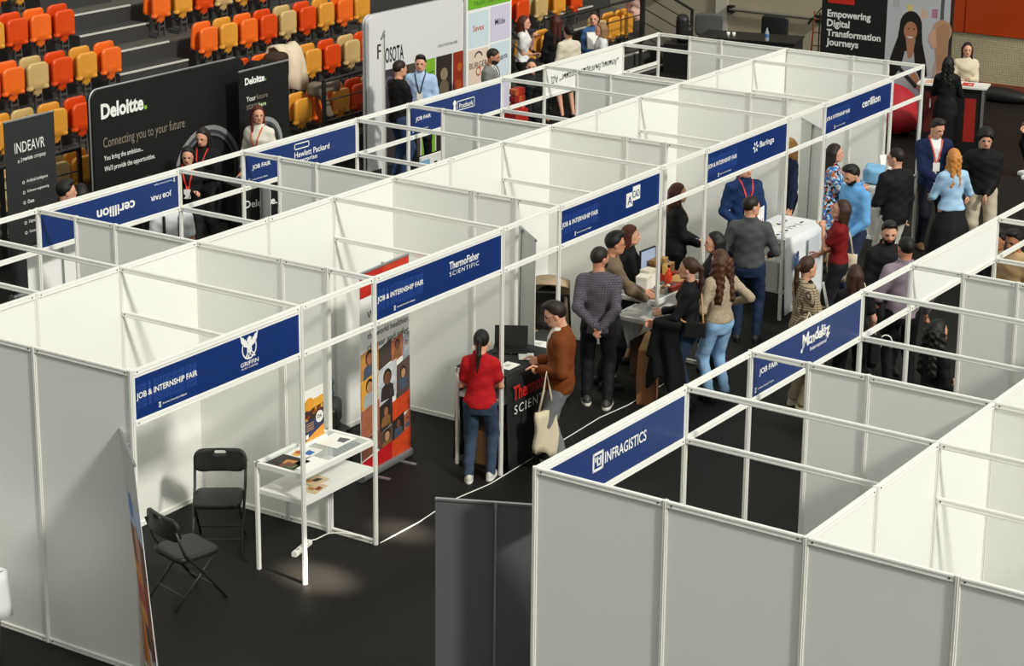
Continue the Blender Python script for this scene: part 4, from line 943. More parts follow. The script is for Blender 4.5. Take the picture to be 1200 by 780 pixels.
def rollup(A, Bp, hgt, label, tilt=0., front=None, back=None, group='roll-up banners', feet=True, lean=(0, 0)):
    """A, Bp: floor ends, A on the left seen from the printed side"""
    A = Vector((A[0], A[1], 0)); Bp = Vector((Bp[0], Bp[1], 0)); d = Bp-A; L = d.length
    o = empty('roll_up_banner', (A+Bp)/2, math.atan2(d.y, d.x), label, 'banner', group); h = L/2
    m = MB(); m.rbox((-h-.01, -.05, 0), (h+.01, .05, .085), .035, axis=0); m.build('base', M_silver, o)
    if feet:
        for x in (-h*.55, h*.55): m = MB(); m.box((x-.02, -.2, 0), (x+.02, .2, .012)); m.build('foot', M_silver, o)
    lx, ly = lean
    m = MB(); V = [(-h, -.003, .08), (h, -.003, .08), (h+lx, ly-.003, hgt), (-h+lx, ly-.003, hgt)]; V += [(a, b_+.005, c) for a, b_, c in V]
    m.add(V, [(0, 1, 2, 3), (7, 6, 5, 4), (1, 5, 6, 2), (4, 0, 3, 7), (2, 6, 7, 3), (0, 4, 5, 1)]); m.f[0:1] = [m.f[0]]; m.m[1] = 1
    sh_ = m.build('banner_sheet', [front or M_white, back or M_greyback], o)
    m = MB(); m.rbox((-h+lx, ly-.012, hgt-.01), (h+lx, ly+.012, hgt+.018), .01, axis=0); m.build('top_rail', M_silver, o)
    m = MB(); m.cyl((0, .045, .08), (lx, ly+.02, hgt), .009, n=8); m.cyl((lx, ly+.02, hgt-.03), (lx, ly+.02, hgt+.022), .014, n=8); m.build('pole', M_silver, o)
    ang = math.atan2(ly, hgt)
    M = plane_M((-h, -.0035, .08), (1, 0, 0), Vector((lx, ly, hgt-.08)))
    return sh_, Print(M), L
# ---- collage banner in the second booth
o, p, L = rollup((4.1, 1.0), (4.93, 1.04), 2.06, 'tall white roll-up banner with a photo collage and red bands'); Hb = 1.98; p.photo = True
p.rect(0, Hb-.24, L*.98, Hb, '#c8281c'); p.rect(L*.45, Hb-.24, L, Hb, '#d23a1c')
for i, t in enumerate(('We enable our', 'customers to make', 'the world healthier,', 'cleaner and safer')): p.text(t, .12, 1.52-.107*i, '#3a3a3c', height=.072)
rnd = random.Random(3)
tiles = [(0, .95, .3, 1.22, '#c98f4a'), (.3, .98, .52, 1.2, '#4a403a'), (.52, .98, .72, 1.22, '#b56a4a'), (.72, .95, .83, 1.2, '#9aa0a8'), (0, .66, .28, .95, '#e0a23c'), (.28, .62, .6, .98, '#c9ccd0'),
         (.6, .6, .83, .95, '#5a4a44'), (0, .36, .3, .66, '#a8644a'), (.3, .34, .52, .62, '#33302f'), (.52, .4, .83, .6, '#d2481f'), (.3, .12, .55, .34, '#5b463c'), (.52, .2, .72, .4, '#2d2a2a'), (.72, .18, .83, .4, '#c06a4a'), (0, .16, .3, .36, '#7a4a38')]
for i, (a, b_, c, d, col) in enumerate(tiles):
    p.poly([(a, b_-.03), (c, b_+.02), (c, d+.02), (a, d-.03)], col)
    if i % 2 == 0 or i in (3, 5, 11): bust(p, (a+c)/2, b_+(d-b_)*.62, (c-a)*.75, rnd.choice(('#a56a4a', '#7a4c36', '#b98a68')), '#2a1d18', rnd.choice(('#a9adb0', '#4a5668', '#3a3230', '#8a6038')))
p.poly([(0, 0), (.5, 0), (.5, .18), (0, .12)], '#b8161a'); p.poly([(.5, 0), (L, 0), (L, .24), (.5, .17)], '#d2481f'); p.build('print', o)
# ---- edge-on banner at the near corner
o, p, L = rollup((.155, .12), (-.38, -.54), 1.98, 'colourful roll-up banner seen edge-on at the near booth corner', lean=(.0, -.13))
for i, (y0, y1, c) in enumerate(((1.5, 1.89, '#d4d2ce'), (1.25, 1.5, '#b9c9e2'), (.95, 1.25, '#7a4a3c'), (.8, .95, '#e08a2c'), (.62, .8, '#c0443a'), (.5, .62, '#e0a040'), (.3, .5, '#2b2a30'), (0, .3, '#d8d8da'))):
    p.poly([(0, y0-.05), (L, y0), (L, y1), (0, y1-.05)], c)
p.poly([(.1, .0), (.5, .1), (.4, .5), (.2, .45)], '#e08a2c'); p.disc(.5, 1.1, .14, '#c89070', 1.3); p.disc(.3, 1.38, .1, '#5f86c9'); p.poly([(.62, .2), (.8, .35), (.75, 1.2), (.6, 1.0)], '#8a4a30'); p.build('print', o)
# ---- banners seen from behind
rollup((.54, -3.42), (.19, -2.64), 2.0, 'grey-backed roll-up banner in the aisle beside the near right corner', back=M_greydark)
rollup((6.16, .37), (6.72, 1.03), 2.02, 'grey-backed roll-up banner inside the pushchair booth', back=mat('banner_back_light', '#d9d9d6', .7))
rollup((12.36, .13), (12.93, .74), 2.02, 'grey-backed roll-up banner beside the patterned dress', back=MATS['banner_back_light'])
rollup((3.92, 4.18), (3.12, 4.3), 2.0, 'white-backed roll-up banner below the upside-down sign', back=M_white)
rollup((9.2, 6.3), (9.52, 6.78), 1.15, 'low white-backed banner stand near the black promotion counter', back=M_white, feet=False)
# ---- grey service banner at the left edge
o, p, L = rollup((6.33, 7.95), (7.17, 7.97), 2.2, 'dark grey roll-up banner with a list of services at the left edge', front=mat('banner_charcoal', '#2c2d2e', .6))
p.text('INDEAVR', .16, 1.72, height=.13, width=.5); p.text('a', .2, 1.6, height=.035); p.text('J markids', .25, 1.6, height=.06, bold=.02, width=.2); p.text('company', .47, 1.6, height=.05, width=.2)
p.rect(.3, 1.3, .68, 1.39, '#3a3b3c')
for i, t in enumerate(('Artificial Intelligence', 'Software engineering', 'Data', 'Cloud engineering', 'Digital', 'Consulting')):
    p.text(t, .33, 1.33-.125*i, height=.045, bold=.008, sx=.9); p.ring(.275, 1.35-.125*i, .013, .02, '#f4f4f0')
p.build('print', o)
# ---- black backdrop and banner
def backdrop(x0, x1, y, z1, label, m, th=.09, r=.14):
    o = empty('pop_up_backdrop', ((x0+x1)/2, y, 0), 0, label, 'backdrop'); h = (x1-x0)/2
    pts = [(0, -h), (0, h)]+[(z1-r+r*math.sin(t), h-r+r*math.cos(t)) for t in np.linspace(0, math.pi/2, 7)]+[(z1-r+r*math.cos(t), -h+r-r*math.sin(t)) for t in np.linspace(0, math.pi/2, 7)]
    b_ = MB(); b_.prism(pts, 0, th, axis=1); fw_ = b_.build('fabric_wall', m, o)
    f = MB(); f.tube([(-h-.004, th/2, .02), (-h-.004, th/2, z1-r)]+[(-h+r-(r+.004)*math.cos(t), th/2, z1-r+(r+.004)*math.sin(t)) for t in np.linspace(.2, math.pi/2, 6)]+[(h-r, th/2, z1+.004)], .012, n=6); f.build('edge_tube', mat('backdrop_edge', '#b9babc', .4, .5), o, smooth=True)
    for x in (-h*.6, h*.6): f = MB(); f.box((x-.04, -.15, 0), (x+.04, th+.2, .02)); f.build('foot', M_dark, o)
    return fw_, Print(plane_M((-h, -.0005, 0), (1, 0, 0)))
M_fab = mat('backdrop_black', '#121213', .55, noise=(2, .15))
o, p = backdrop(8.16, 11.1, 8.3, 2.24, 'wide black fabric backdrop with white lettering and a silver ring', M_fab)
p.text('Deloitte', .15, 1.85, height=.2, width=.78, bold=.04); p.disc(.965, 1.875, .028, '#86bc25')
p.text('Connecting you to your future', .17, 1.44, '#8d8273', height=.17, width=1.53); p.text('You bring the ambition...', .17, 1.29, height=.085, width=.72, bold=.008); p.text("We'll provide the opportunities.", .17, 1.15, height=.09, width=.94, bold=.008)
for r1, r2, c in ((.62, .68, '#8d8f90'), (.57, .62, '#3c3e40'), (.54, .57, '#6a6c6e')): p.ring(2.14, .74, r1, r2, c, -30, 215)
p.ring(2.14, .74, .2, .5, '#1d1f22'); p.build('print', o)
o, p, L = rollup((10.62, 8.0), (11.7, 8.02), 2.13, 'black roll-up banner with a ring picture beside the black backdrop', front=M_fab); p.text('Deloitte', .13, 1.85, height=.1, width=.42, bold=.04); p.disc(.575, 1.865, .014, '#86bc25')
p.text('Your', .15, 1.62, '#f0f0e8', height=.07, bold=.01); p.text('future', .37, 1.62, '#8d8273', height=.07); p.text('starts', .15, 1.51, '#8d8273', height=.07); p.text('here', .42, 1.51, '#d7e8a8', height=.06, bold=.015)
for r1, r2, c in ((.34, .4, '#9a9c9a'), (.3, .34, '#4a4c4c'), (.2, .29, '#2b2d2d')): p.ring(.52, .95, r1, r2, c)
for a in range(0, 360, 45): p.disc(.52+.25*math.cos(R(a)), .95+.25*math.sin(R(a)), .035, '#86bc25')
p.build('print', o)
o = empty('promotion_counter', (9.55, 6.9, 0), R(-20), 'small black promotion counter with white lettering near the rear aisle', 'counter')
m = MB(); m.rbox((-.3, -.22, 0), (.3, .22, .98), .12, axis=2, n=4); m.build('body', M_fab, o); m = MB(); m.rbox((-.33, -.25, .98), (.33, .25, 1.01), .14, axis=2, n=4); m.build('top', M_black, o)
p = Print(plane_M((-.3, -.2215, 0), (1, 0, 0))); p.text('Deloitte.', .06, .72, height=.1, width=.48, bold=.025); p.ring(.3, .35, .16, .2, '#5a5c5c'); p.build('print', o)
# ---- white backdrop with photo tiles
o, p = backdrop(14.12, 16.6, 8.45, 2.37, 'white fabric backdrop with large black letters above photo tiles', mat('backdrop_white', '#dededf', .5), .12)
p.text('OSOTA', .4, 1.6, '#2c2c30', height=.24, width=.47, bold=.02); p.text('CHECK POSITIONS HERE', 1.77, 1.64, '#3c3c40', height=.045, width=.54)
for a, b_, c in ((.36, .85, '#3a3136'), (.87, 1.3, '#4a4038'), (1.33, 1.7, '#7db32e'), (1.73, 2.16, '#2f2822'), (2.19, 2.47, '#8e2c10')): p.rect(a, .0, b_, 1.5, c)
p.text('START', 1.38, 1.2, '#2b3a18', height=.1, width=.28, bold=.02)
for x, y, r, c in ((.5, 1.3, .1, '#5e5462'), (.66, 1.05, .14, '#594a4a'), (1.94, 1.2, .1, '#8d8068'), (1.94, .98, .13, '#6b5f4d'), (2.32, .95, .1, '#a84a22'), (2.36, 1.25, .07, '#b5581f'), (1.08, 1.2, .1, '#8a6a55')): p.disc(x, y, r, c)
p.text('F', .2, 1.7, '#2c2c30', height=.22); p.build('print', o)
rollup((13.57, 7.75), (13.02, 7.4), 2.3, 'narrow white banner standing edge-on before the white backdrop', back=M_white, feet=False)
o = empty('logo_board', (17.3, 8.43, 0), 0, 'white board with coloured tiles of small company logos', 'board')
m = MB(); m.box((-.65, 0, .05), (.65, .05, 2.45)); m.build('board', M_white, o); m = MB(); m.box((-.5, -.2, 0), (-.44, .3, .05)); m.box((.44, -.2, 0), (.5, .3, .05)); m.build('foot', M_silver, o)
p = Print(plane_M((-.65, -.001, 0), (1, 0, 0))); p.rect(.04, 2.12, 1.26, 2.45, '#72b42c'); p.text('TALENT PARTNERS', .2, 2.17, '#2b4a14', height=.07, width=.9)
for i, (x, y, c, t, tc_) in enumerate(((.06, 1.5, '#cfdfe8', 'Savex', '#c43a22'), (.68, 1.52, '#d3cfe4', 'Milde', '#222222'), (.06, .9, '#e4cfbd', 'BURGER', '#4a3a34'), (.68, .92, '#cfdfe8', 'Romana', '#2c2c30'), (.06, .38, '#e4cfbd', 'Aida', '#3a3a3c'), (.68, .38, '#d3cfe4', 'ON', '#2a55a8'), (.06, .1, '#cfdfe8', 'Vita', '#444444'))):
    p.rect(x, y, x+.57, y+(.57 if y > .8 else .5) if y > .2 else y+.26, c); p.text(t, x+.28, y+.26 if y > .2 else y+.1, tc_, height=.1, bold=.012, centre=True, rot=.12 if t == 'Romana' else 0)
    if t == 'BURGER': p.ring(x+.28, y+.2, .05, .075, '#b5452c'); p.ring(x+.28, y+.4, .1, .13, '#4a3a34', 20, 160)
p.build('print', o)
# red snack display seen through the rear frame
o = empty('snack_display', (15.55, 6.75, 0), R(-10), 'red stand stacked with snack packets seen through the rear frame', 'display')
m = MB(); m.box((-.14, -.12, 0), (.14, .12, .95)); m.build('stand', mat('display_red', '#a8201a', .5), o)
for i in range(3):
    for j in range(3):
        m = MB(); m.rbox((-.135+.09*i, -.1+.02*i, .95+.11*j), (-.05+.09*i, .02+.02*i, 1.05+.11*j), .02, axis=1); m.build('packet', pm(('#a8261a', '#8f1c16', '#b8502a')[(i+j) % 3]), o)
# white sign low behind the blue outlined-rectangle sign
o = empty('table_sign', (12.3, 5.9, 0), R(0), 'white and pale blue table sign behind the rear row', 'sign'); m = MB(); m.box((-.4, 0, 0), (.4, .03, 1.0)); m.build('board', M_white, o)
p = Print(plane_M((-.4, -.001, 0), (1, 0, 0))); p.rect(.0, .55, .2, .95, '#7fb8e0'); p.text('Pofesi', .3, .7, '#17171a', height=.2, width=.45, bold=.02); p.build('print', o)

# ---- counters built into the booth fronts
M_cw = mat('counter_white', '#efeee8', .35)
def counter(x, label, glass=True):
    o = empty('display_counter', (x, 0, 0), 0, label, 'counter', 'counters between the front posts')
    for a, b_, c, d in ((.022, .0, .978, .035), (.022, .5, .978, .535), (.0, .03, .035, .52), (.965, .03, 1., .52)):
        m = MB(); m.box((a, b_, .945), (c, d, .99)); m.build('top_frame', M_cw, o)
    m = MB(); m.box((.03, .03, .975), (.97, .505, .985)); m.build('glass_top', M_glass if glass else M_cw, o)
    m = MB(); m.box((.022, -.0, .70), (.978, .52, .74)); m.build('lower_shelf', M_cw, o)
    for a in (.017, .983): m = MB(); m.rbox((a-.017, .503, 0), (a+.017, .537, .99), .006, axis=2, n=2); m.build('leg', M_cw, o)
    return o
counter(2, 'white glass-topped counter with leaflets at the near end booth'); counter(5, 'counter under the black cloth between the woman in red and the rust jacket', False)
counter(8, 'white counter heaped with chocolates and gift boxes'); counter(14, 'white counter at the far end behind the light blue hoodie', False); counter(11, 'white counter under the white leaflet cloth', False)
# leaflets on the first counter
def sheet_thing(name, label, cat, c, size, z, cols, rz=0., group=None, th=.004):
    o = empty(name, (c[0], c[1], z), rz, label, cat, group); w_, d_ = size
    m = MB(); m.box((-w_/2, -d_/2, 0), (w_/2, d_/2, th)); m.build('paper', pm(cols[0]), o)
    p = Print(Matrix.Translation((-w_/2, -d_/2, th-.0008)))
    if len(cols) > 1:
        r2 = random.Random(len(label))
        for i, c_ in enumerate(cols[1:]):
            x = r2.uniform(.06, .5)*w_; y = r2.uniform(.05, .5)*d_; p.poly([(x, y), (x+w_*r2.uniform(.25, .45), y), (x+w_*r2.uniform(.2, .42), y+d_*r2.uniform(.25, .45)), (x, y+d_*.3)], c_)
        p.build('print', o)
    return o
sheet_thing('menu_card', 'dark photo menu card at the left of the glass top', 'leaflet', (2.16, .3), (.26, .3), .985, ('#2a211c', '#8a4a2a', '#5d6a3a', '#b8803a', '#6a3a2a'))
sheet_thing('leaflet', 'orange and blue leaflet on the glass top', 'leaflet', (2.42, .33), (.26, .22), .985, ('#e8e6e0', '#d8862c', '#2f6aa8', '#d8a23c', '#b85a2c'), .1)
sheet_thing('paper_sheet', 'white sheet at the front edge of the glass top', 'paper', (2.24, .13), (.3, .2), .985, ('#f1f0ea',), -.05)
sheet_thing('paper_sheet', 'white sheet with a small logo right of the mini banner', 'paper', (2.8, .28), (.3, .24), .985, ('#f1f0ea', '#5a5a5c'), .02)
sheet_thing('leaflet', 'sand coloured leaflet on the lower shelf', 'leaflet', (2.3, .12), (.21, .15), .741, ('#d8c09a', '#b87a2c', '#8a3a1c'), .15)
sheet_thing('leaflet', 'second sand coloured leaflet overlapping on the lower shelf', 'leaflet', (2.43, .22), (.21, .15), .746, ('#d8c09a', '#c8862c', '#6a3a2c', '#2a2220'), -.1)
o = empty('tabletop_banner', (2.66, .42, .985), R(2), 'small tabletop banner with an orange food picture', 'banner')
m = MB(); m.rbox((-.16, -.04, 0), (.16, .04, .035), .015, axis=0); m.build('base', M_cw, o); m = MB(); m.box((-.15, -.004, .03), (.15, .0, .50)); m.build('banner_sheet', M_paper, o)
p = Print(plane_M((-.15, -.0045, .03), (1, 0, 0)))
p.rect(0, .1, .3, .37, '#3a2a1e'); p.poly([(0, .28), (.3, .3), (.3, .38), (0, .36)], '#e8a83c')
r3 = random.Random(5)
for i in range(14): p.disc(r3.uniform(.02, .28), r3.uniform(.2, .29), .018, r3.choice(('#c8862c', '#8a3a1c', '#e0b04c', '#6a4a2a')))
p.rect(0, .0, .3, .19, '#2b3658'); p.poly([(0, 0), (.3, 0), (.3, .11), (.12, .05)], '#e39a35'); p.disc(.09, .34, .06, '#e8a030'); p.disc(.235, .19, .055, '#f0eee6'); p.text('DA', .2, .175, '#2b2b30', height=.035, bold=.03)
for i in range(4): p.rect(.04, .1+.02*i, .15, .106+.02*i, '#d8a24c')
p.rect(.03, .03, .07, .07, '#f0eee6'); p.build('print', o)
# power strip and cable
o = empty('power_strip', (2.53, .46, 0), R(12), 'white power strip on the floor by the glass counter', 'power strip')
m = MB(); m.rbox((-.15, -.027, .0), (.15, .027, .045), .01, axis=0); m.build('body', M_cw, o)
for x in (-.08, 0, .08): m = MB(); m.cyl((x, 0, .045), (x, 0, .047), .02, n=12, mi=0); m.build('socket', mat('socket_grey', '#b9b8b2', .5), o)
m = MB(); m.tube([(2.68, .49, .02), (2.72, .52, .01), (2.78, .5, .008), (2.87, .43, .05), (2.93, .32, .06), (2.98, .15, .05), (3.0, .08, .012)], .006); tag(m.build('cable', M_cw, smooth=True), 'white cable from the power strip to the frame foot', 'cable')
m = MB(); m.tube([(3.04, -.02, .006), (3.6, -.03, .006), (4.2, .02, .006), (4.75, -.05, .006), (5.4, -.02, .006), (6.2, .0, .006), (6.9, .03, .006), (7.4, -.02, .006), (8.2, .0, .006)], .0055, n=5); tag(m.build('floor_cable', M_cw, smooth=True), 'white cable running along the floor before the booths', 'cable')
m = MB(); m.tube([(8.05+.12*math.cos(t*2.1)*(1-.03*t), .62+.1*math.sin(t*2.1+.3*t), .01+.004*t) for t in np.linspace(0, 9, 50)], .004, n=5); tag(m.build('coiled_cable', M_cw, smooth=True), 'loose coil of white cable under the goods counter', 'cable')
# ---- folding chairs
M_ch = mat('chair_black', '#171717', .5, bump=(60, .1)); M_chf = mat('chair_frame', '#3a3a3b', .4, .6)
def chair_parts():
    o = empty('folding_chair', (0, 0, 0), 0, '', 'chair', 'black folding chairs')
    def seatf(X, Y, Z): return slab(rr2(X, Y, (0, 0), .215, .205, .07), Z-.44+.25*X*X*0+.03*np.cos(X*9)*0-.02*np.clip(Y, 0, .2), .028)
    link('seat', np_mesh('seat', *surfnet(seatf, (-.27, -.27, .36), (.27, .27, .52), .015), M_ch), o)
    def backf(X, Y, Z):
        yy = Y+.235+.12*(Z-.7)-.55*X*X
        d = slab(rr2(X, Z, (0, .715), .235, .105, .08), yy, .022); return np.maximum(d, -slab(rr2(X, Z, (0, .785), .055, .014, .012), yy*.3, .04))
    link('backrest', np_mesh('backrest', *surfnet(backf, (-.28, -.34, .56), (.28, -.1, .86), .0125), M_ch), o)
    for s in (-1, 1):
        m = MB(); m.tube([(s*.225, -.24, .72), (s*.222, -.16, .5), (s*.218, .02, .3), (s*.215, .24, .01)], .013, n=8); m.build('leg', M_chf, o, smooth=True)
        m = MB(); m.tube([(s*.195, .14, .43), (s*.195, -.05, .22), (s*.195, -.25, .01)], .012, n=8); m.build('leg', M_chf, o, smooth=True)
    m = MB(); m.cyl((-.215, .155, .12), (.215, .155, .12), .009, n=8); m.build('stretcher', M_chf, o)
    m = MB(); m.cyl((-.195, -.16, .11), (.195, -.16, .11), .009, n=8); m.build('stretcher', M_chf, o)
    return o
ch = chair_parts()
for i, (x, y, a, lb) in enumerate(((1.24, .64, 345, 'black folding chair nearest the end wall, turned sideways'), (2.22, 1.14, 215, 'black folding chair standing behind the glass counter'), (4.1, 1.45, 250, 'black folding chair draped with a grey jacket'))):
    c = ch if i == 0 else copy_tree(ch); c.location = (x, y, 0); c.rotation_euler.z = R(a-90); c['label'] = lb
def blob(name, label, cat, f, lo, hi, h, m, loc=(0, 0, 0), rz=0, parent=None):
    o = link(name, np_mesh(name, *surfnet(f, lo, hi, h), m), parent, loc, rz)
    if label: tag(o, label, cat)
    return o
blob('grey_jacket', 'padded grey jacket hanging over a black chair back', 'jacket', lambda X, Y, Z: smin(slab(rr2(X, Z, (0, .72), .25, .2, .1), Y+.26-.45*X*X+.015*np.sin(Z*60), .045), ell(X, Y, Z, (0, -.26, .88), (.2, .06, .07)), .05), (-.32, -.4, .45), (.32, -.08, 1.0), .016, cloth('#8794a8'), (4.1, 1.45, 0), R(160))
# black bag on that chair
blob('black_bag', 'black bag with a handle on the jacket chair', 'bag', lambda X, Y, Z: smin(rbx(X, Y, Z, (0, 0, .12), (.2, .1, .12), .05), np.maximum(np.abs(np.sqrt(X*X+(Z-.22)**2)-.08)-.012, np.abs(Y)-.014), .01), (-.25, -.15, -.02), (.25, .15, .36), .014, M_ch, (4.16, 1.42, .47), R(30))
# ---- black cloth with lettering on the second counter
M_bcl = mat('table_cloth_black', '#141415', .8, bump=(12, .2)); M_wcl = mat('table_cloth_white', '#e6e7e8', .8, bump=(10, .15))
def drape(x0, x1, y0, y1, z, sides, m, label, wave=.012, drop=.95):
    o = empty('table_cloth', (x0, y0, 0), 0, label, 'tablecloth'); w_, d_ = x1-x0, y1-y0
    q = MB(); q.sheet([[(w_*i/8, d_*j/4, z+.004) for j in range(5)] for i in range(9)], .006); q.build('cloth_top', m, o)
    for s in sides:
        q = MB(); P_ = []
        for i in range(25):
            t = i/24; row = []
            for j in range(9):
                zz = z-drop*j/8; k = j/8*wave*math.sin(t*28+.5)+j/8*.03
                row.append({'front': (w_*t, -k, zz), 'back': (w_*t, d_+k, zz), 'left': (-k, d_*t, zz), 'right': (w_+k, d_*t, zz)}[s])
            P_.append(row)
        q.sheet(P_, .006); q.build('cloth_side', m, o, smooth=True)
    return o
o = drape(5.03, 5.98, -.035, .54, .995, ('front', 'back', 'right'), M_bcl, 'black table cloth with red and white lettering')
p = Print(plane_M((0, -.03, 0), (1, 0, 0))); p.z = .016
p.text('ThermoFisher', .06, .74, '#c8281c', height=.15, width=.84, bold=.02); p.text('SCIENTIFIC', .08, .6, '#e8e8e4', height=.09, width=.8, spacing=1.25); p.build('lettering', o)
o = empty('laptop', (5.7, .36, 1.004), R(120), 'open black laptop on the black cloth', 'laptop')
m = MB(); m.box((-.17, -.12, 0), (.17, .12, .016)); m.build('keyboard_base', M_black, o); m = MB(); m.box((-.165, -.125, .016), (.165, -.117, .24), 0, Matrix.Rotation(R(12), 4, 'X')); m.build('screen', M_black, o)
for i, (x, y, c, t) in enumerate(((5.3, .12, '#f1f0ea', 'white leaflets fanned at the front of the black cloth'), (5.18, .2, '#e9e8e2', 'red and white leaflet on the left of the black cloth'), (5.62, .12, '#eeeee8', 'white sheet beside the laptop'), (5.72, .32, '#f1f0ea', 'folded white napkin at the right of the black cloth'))):
    sheet_thing('leaflet', t, 'leaflet', (x, y), (.2, .15), 1.004+.003*i, (c, '#c8482c') if i == 1 else (c, '#d8d6ce', '#b8b6ae'), .3*i)
o = empty('cardboard_box', (5.3, .3, .0), R(6), 'brown cardboard box under the black cloth counter', 'box'); m = MB(); m.box((-.17, -.14, 0), (.17, .14, .34)); m.build('body', mat('cardboard', '#7d5a38', .85, noise=(8, .1)), o)
for s in (-1, 1): m = MB(); m.box((-.17, .0, .0), (.17, .11, .006), 0, Matrix.Translation((0, s*.14, .34)) @ Matrix.Rotation(R(35 if s > 0 else 145), 4, 'X')); m.build('flap', MATS['cardboard'], o)
# ---- white cloth with leaflets on the fourth counter
o = drape(10.98, 12.03, -.04, .56, .995, ('front', 'right'), M_wcl, 'white table cloth covering the leaflet counter', .008, .92)
p = Print(plane_M((0, -.04, 0), (1, 0, 0))); p.z = .012; p.rect(.55, .45, .85, .9, '#d3d6dc'); p.rect(.2, .6, .3, .75, '#4a7ab8'); p.disc(.25, .78, .04, '#2b4a7a'); p.build('print', o)
for i in range(3):
    o = empty('leaflet_stand', (11.16+.09*i, .45, 1.0), R(10*i-10), ('left', 'middle', 'right')[i]+' upright white card with a blue figure on the leaflet counter', 'leaflet', 'upright cards'); m = MB(); m.box((-.06, -.004, 0), (.06, .004, .26)); m.build('card', M_paper, o)
    p = Print(plane_M((-.06, -.0045, 0), (1, 0, 0))); p.rect(.02, .02, .1, .07, '#3a5a8a'); p.disc(.06, .1, .02, '#c8824a'); p.build('print', o)
r4 = random.Random(11)
spots = ('at the back left', 'near the upright cards', 'in the centre', 'right of the centre', 'at the front left', 'at the front edge', 'at the front right', 'at the far right corner')
for i in range(8):
    sheet_thing('leaflet', 'small printed leaflet %s of the white cloth' % spots[i], 'leaflet', (11.12+.22*(i % 4), .34-.2*(i//4)), (.15, .1), 1.004+.001*i, ('#f1f0ea', '#3a6aa8', '#8a3a2a', '#22262c'), r4.uniform(-.5, .5), 'leaflets on the white cloth')
# ---- goods counter
o = drape(7.99, 8.5, .515, .55, .74, ('front',), M_wcl, 'white cloth hanging behind the lower shelf of the goods counter', .02, .42)
def thing_box(name, label, c, s, col, z, rz=0., cat='box', lidc=None, group=None):
    o = empty(name, (c[0], c[1], z), rz, label, cat, group); w_, d_, h_ = s
    m = MB(); m.rbox((-w_/2, -d_/2, 0), (w_/2, d_/2, h_*.82 if lidc else h_), .008, axis=2, n=2); m.build('body', pm(col), o)
    if lidc: m = MB(); m.rbox((-w_/2-.003, -d_/2-.003, h_*.82), (w_/2+.003, d_/2+.003, h_), .008, axis=2, n=2); m.build('lid', pm(lidc), o)
    return o
Zg = .988
for nm, lb, c, s, col, rz, lid in (
    ('gift_box', 'white gift box at the left of the heaped counter', (8.28, .33), (.16, .13, .17), '#eeebe0', .2, '#e4dfcf'), ('gift_box', 'second white gift box touching the first', (8.44, .36), (.15, .13, .2), '#f0ede4', -.1, '#d8d0bc'),
    ('gift_box', 'cream gift box with a brown lid near the frame post', (8.58, .40), (.13, .12, .16), '#d9c193', .1, '#7a4a28'), ('chocolate_box', 'tan chocolate box in front of the goods', (8.72, .16), (.26, .18, .07), '#cda560', .15, '#b58a48'),
    ('chocolate_box', 'dark red chocolate box at the front edge', (8.5, .08), (.24, .12, .06), '#6a1f14', -.1, '#7d2a1a'), ('chocolate_box', 'brown chocolate box beside the dark red one', (8.82, .08), (.2, .13, .07), '#7a3a1e', .3, '#8f4a28'),
    ('snack_tray', 'orange-red snack tray at the back right', (8.84, .32), (.24, .16, .07), '#b8321a', .1, None), ('small_tin', 'bright red tin standing on the front corner', (8.62, -.0), (.1, .06, .08), '#c8241a', .0, '#b01c14'),
    ('coffee_packet', 'brown coffee packet at the back of the heap', (8.76, .46), (.16, .08, .22), '#6a4426', .0, '#8d6a3c'), ('coffee_packet', 'beige coffee packet at the far back corner', (8.93, .46), (.1, .08, .2), '#c8a468', .1, '#a8844a')):
    thing_box(nm, lb, c, s, col, Zg, rz, 'box', lid)
for i in range(9):                                          # chocolate bars standing in the snack tray
    m = MB(); m.rbox((-.012, -.03, 0), (.012, .03, .11), .004, axis=2, n=2); b_ = m.build('wrapped_bar', pm(('#d9b45c', '#3a2418', '#e0c98c', '#b8321a')[i % 4]), None, loc=(8.75+.022*i, .33+.006*(i % 3), Zg+.06), rz=.1)
    tag(b_, '%s wrapped bar standing in the snack tray' % ORD[i], 'chocolate bar', 'bars in the snack tray')
o = empty('syrup_bottle', (8.6, .2, Zg), 0, 'orange-red bottle by the frame post on the goods counter', 'bottle'); m = MB(); m.lathe([(.035, 0), (.04, .01), (.04, .12), (.03, .15), (.013, .18), (.013, .21)], n=16); m.build('body', mat('bottle_red', '#c8381a', .2), o, smooth=True); m = MB(); m.cyl((0, 0, .21), (0, 0, .235), .016, n=12); m.build('cap', M_black, o)
for i in range(7):
    x, y = 8.3+.06*(i % 4), .1+.09*(i//4); o = empty('glass_jar', (x, y, Zg), 0, '%s small glass jar on the goods counter, counted from the left front' % ORD[i], 'jar', 'small jars on the goods counter')
    m = MB(); m.lathe([(.02, 0), (.024, .006), (.024, .05), (.018, .06)], n=10); m.build('body', pm(('#b9a98c', '#8d9aa0', '#c9c3b4')[i % 3], .2), o, smooth=True); m = MB(); m.cyl((0, 0, .06), (0, 0, .072), .02, n=10); m.build('lid', pm(('#3a3a3c', '#b8862c', '#d8d6ce')[i % 3]), o)
o = empty('framed_sign', (8.72, .54, Zg), R(-4), 'pale blue framed sign behind the goods', 'sign'); m = MB(); m.box((-.15, -.01, .0), (.15, .01, .34)); m.build('frame', M_black, o); p = Print(plane_M((-.15, -.0105, 0), (1, 0, 0))); p.rect(.012, .012, .288, .328, '#a9bcd8'); p.text('CHOCO', .06, .08, '#e8ecf2', height=.06, width=.18); p.build('print', o)
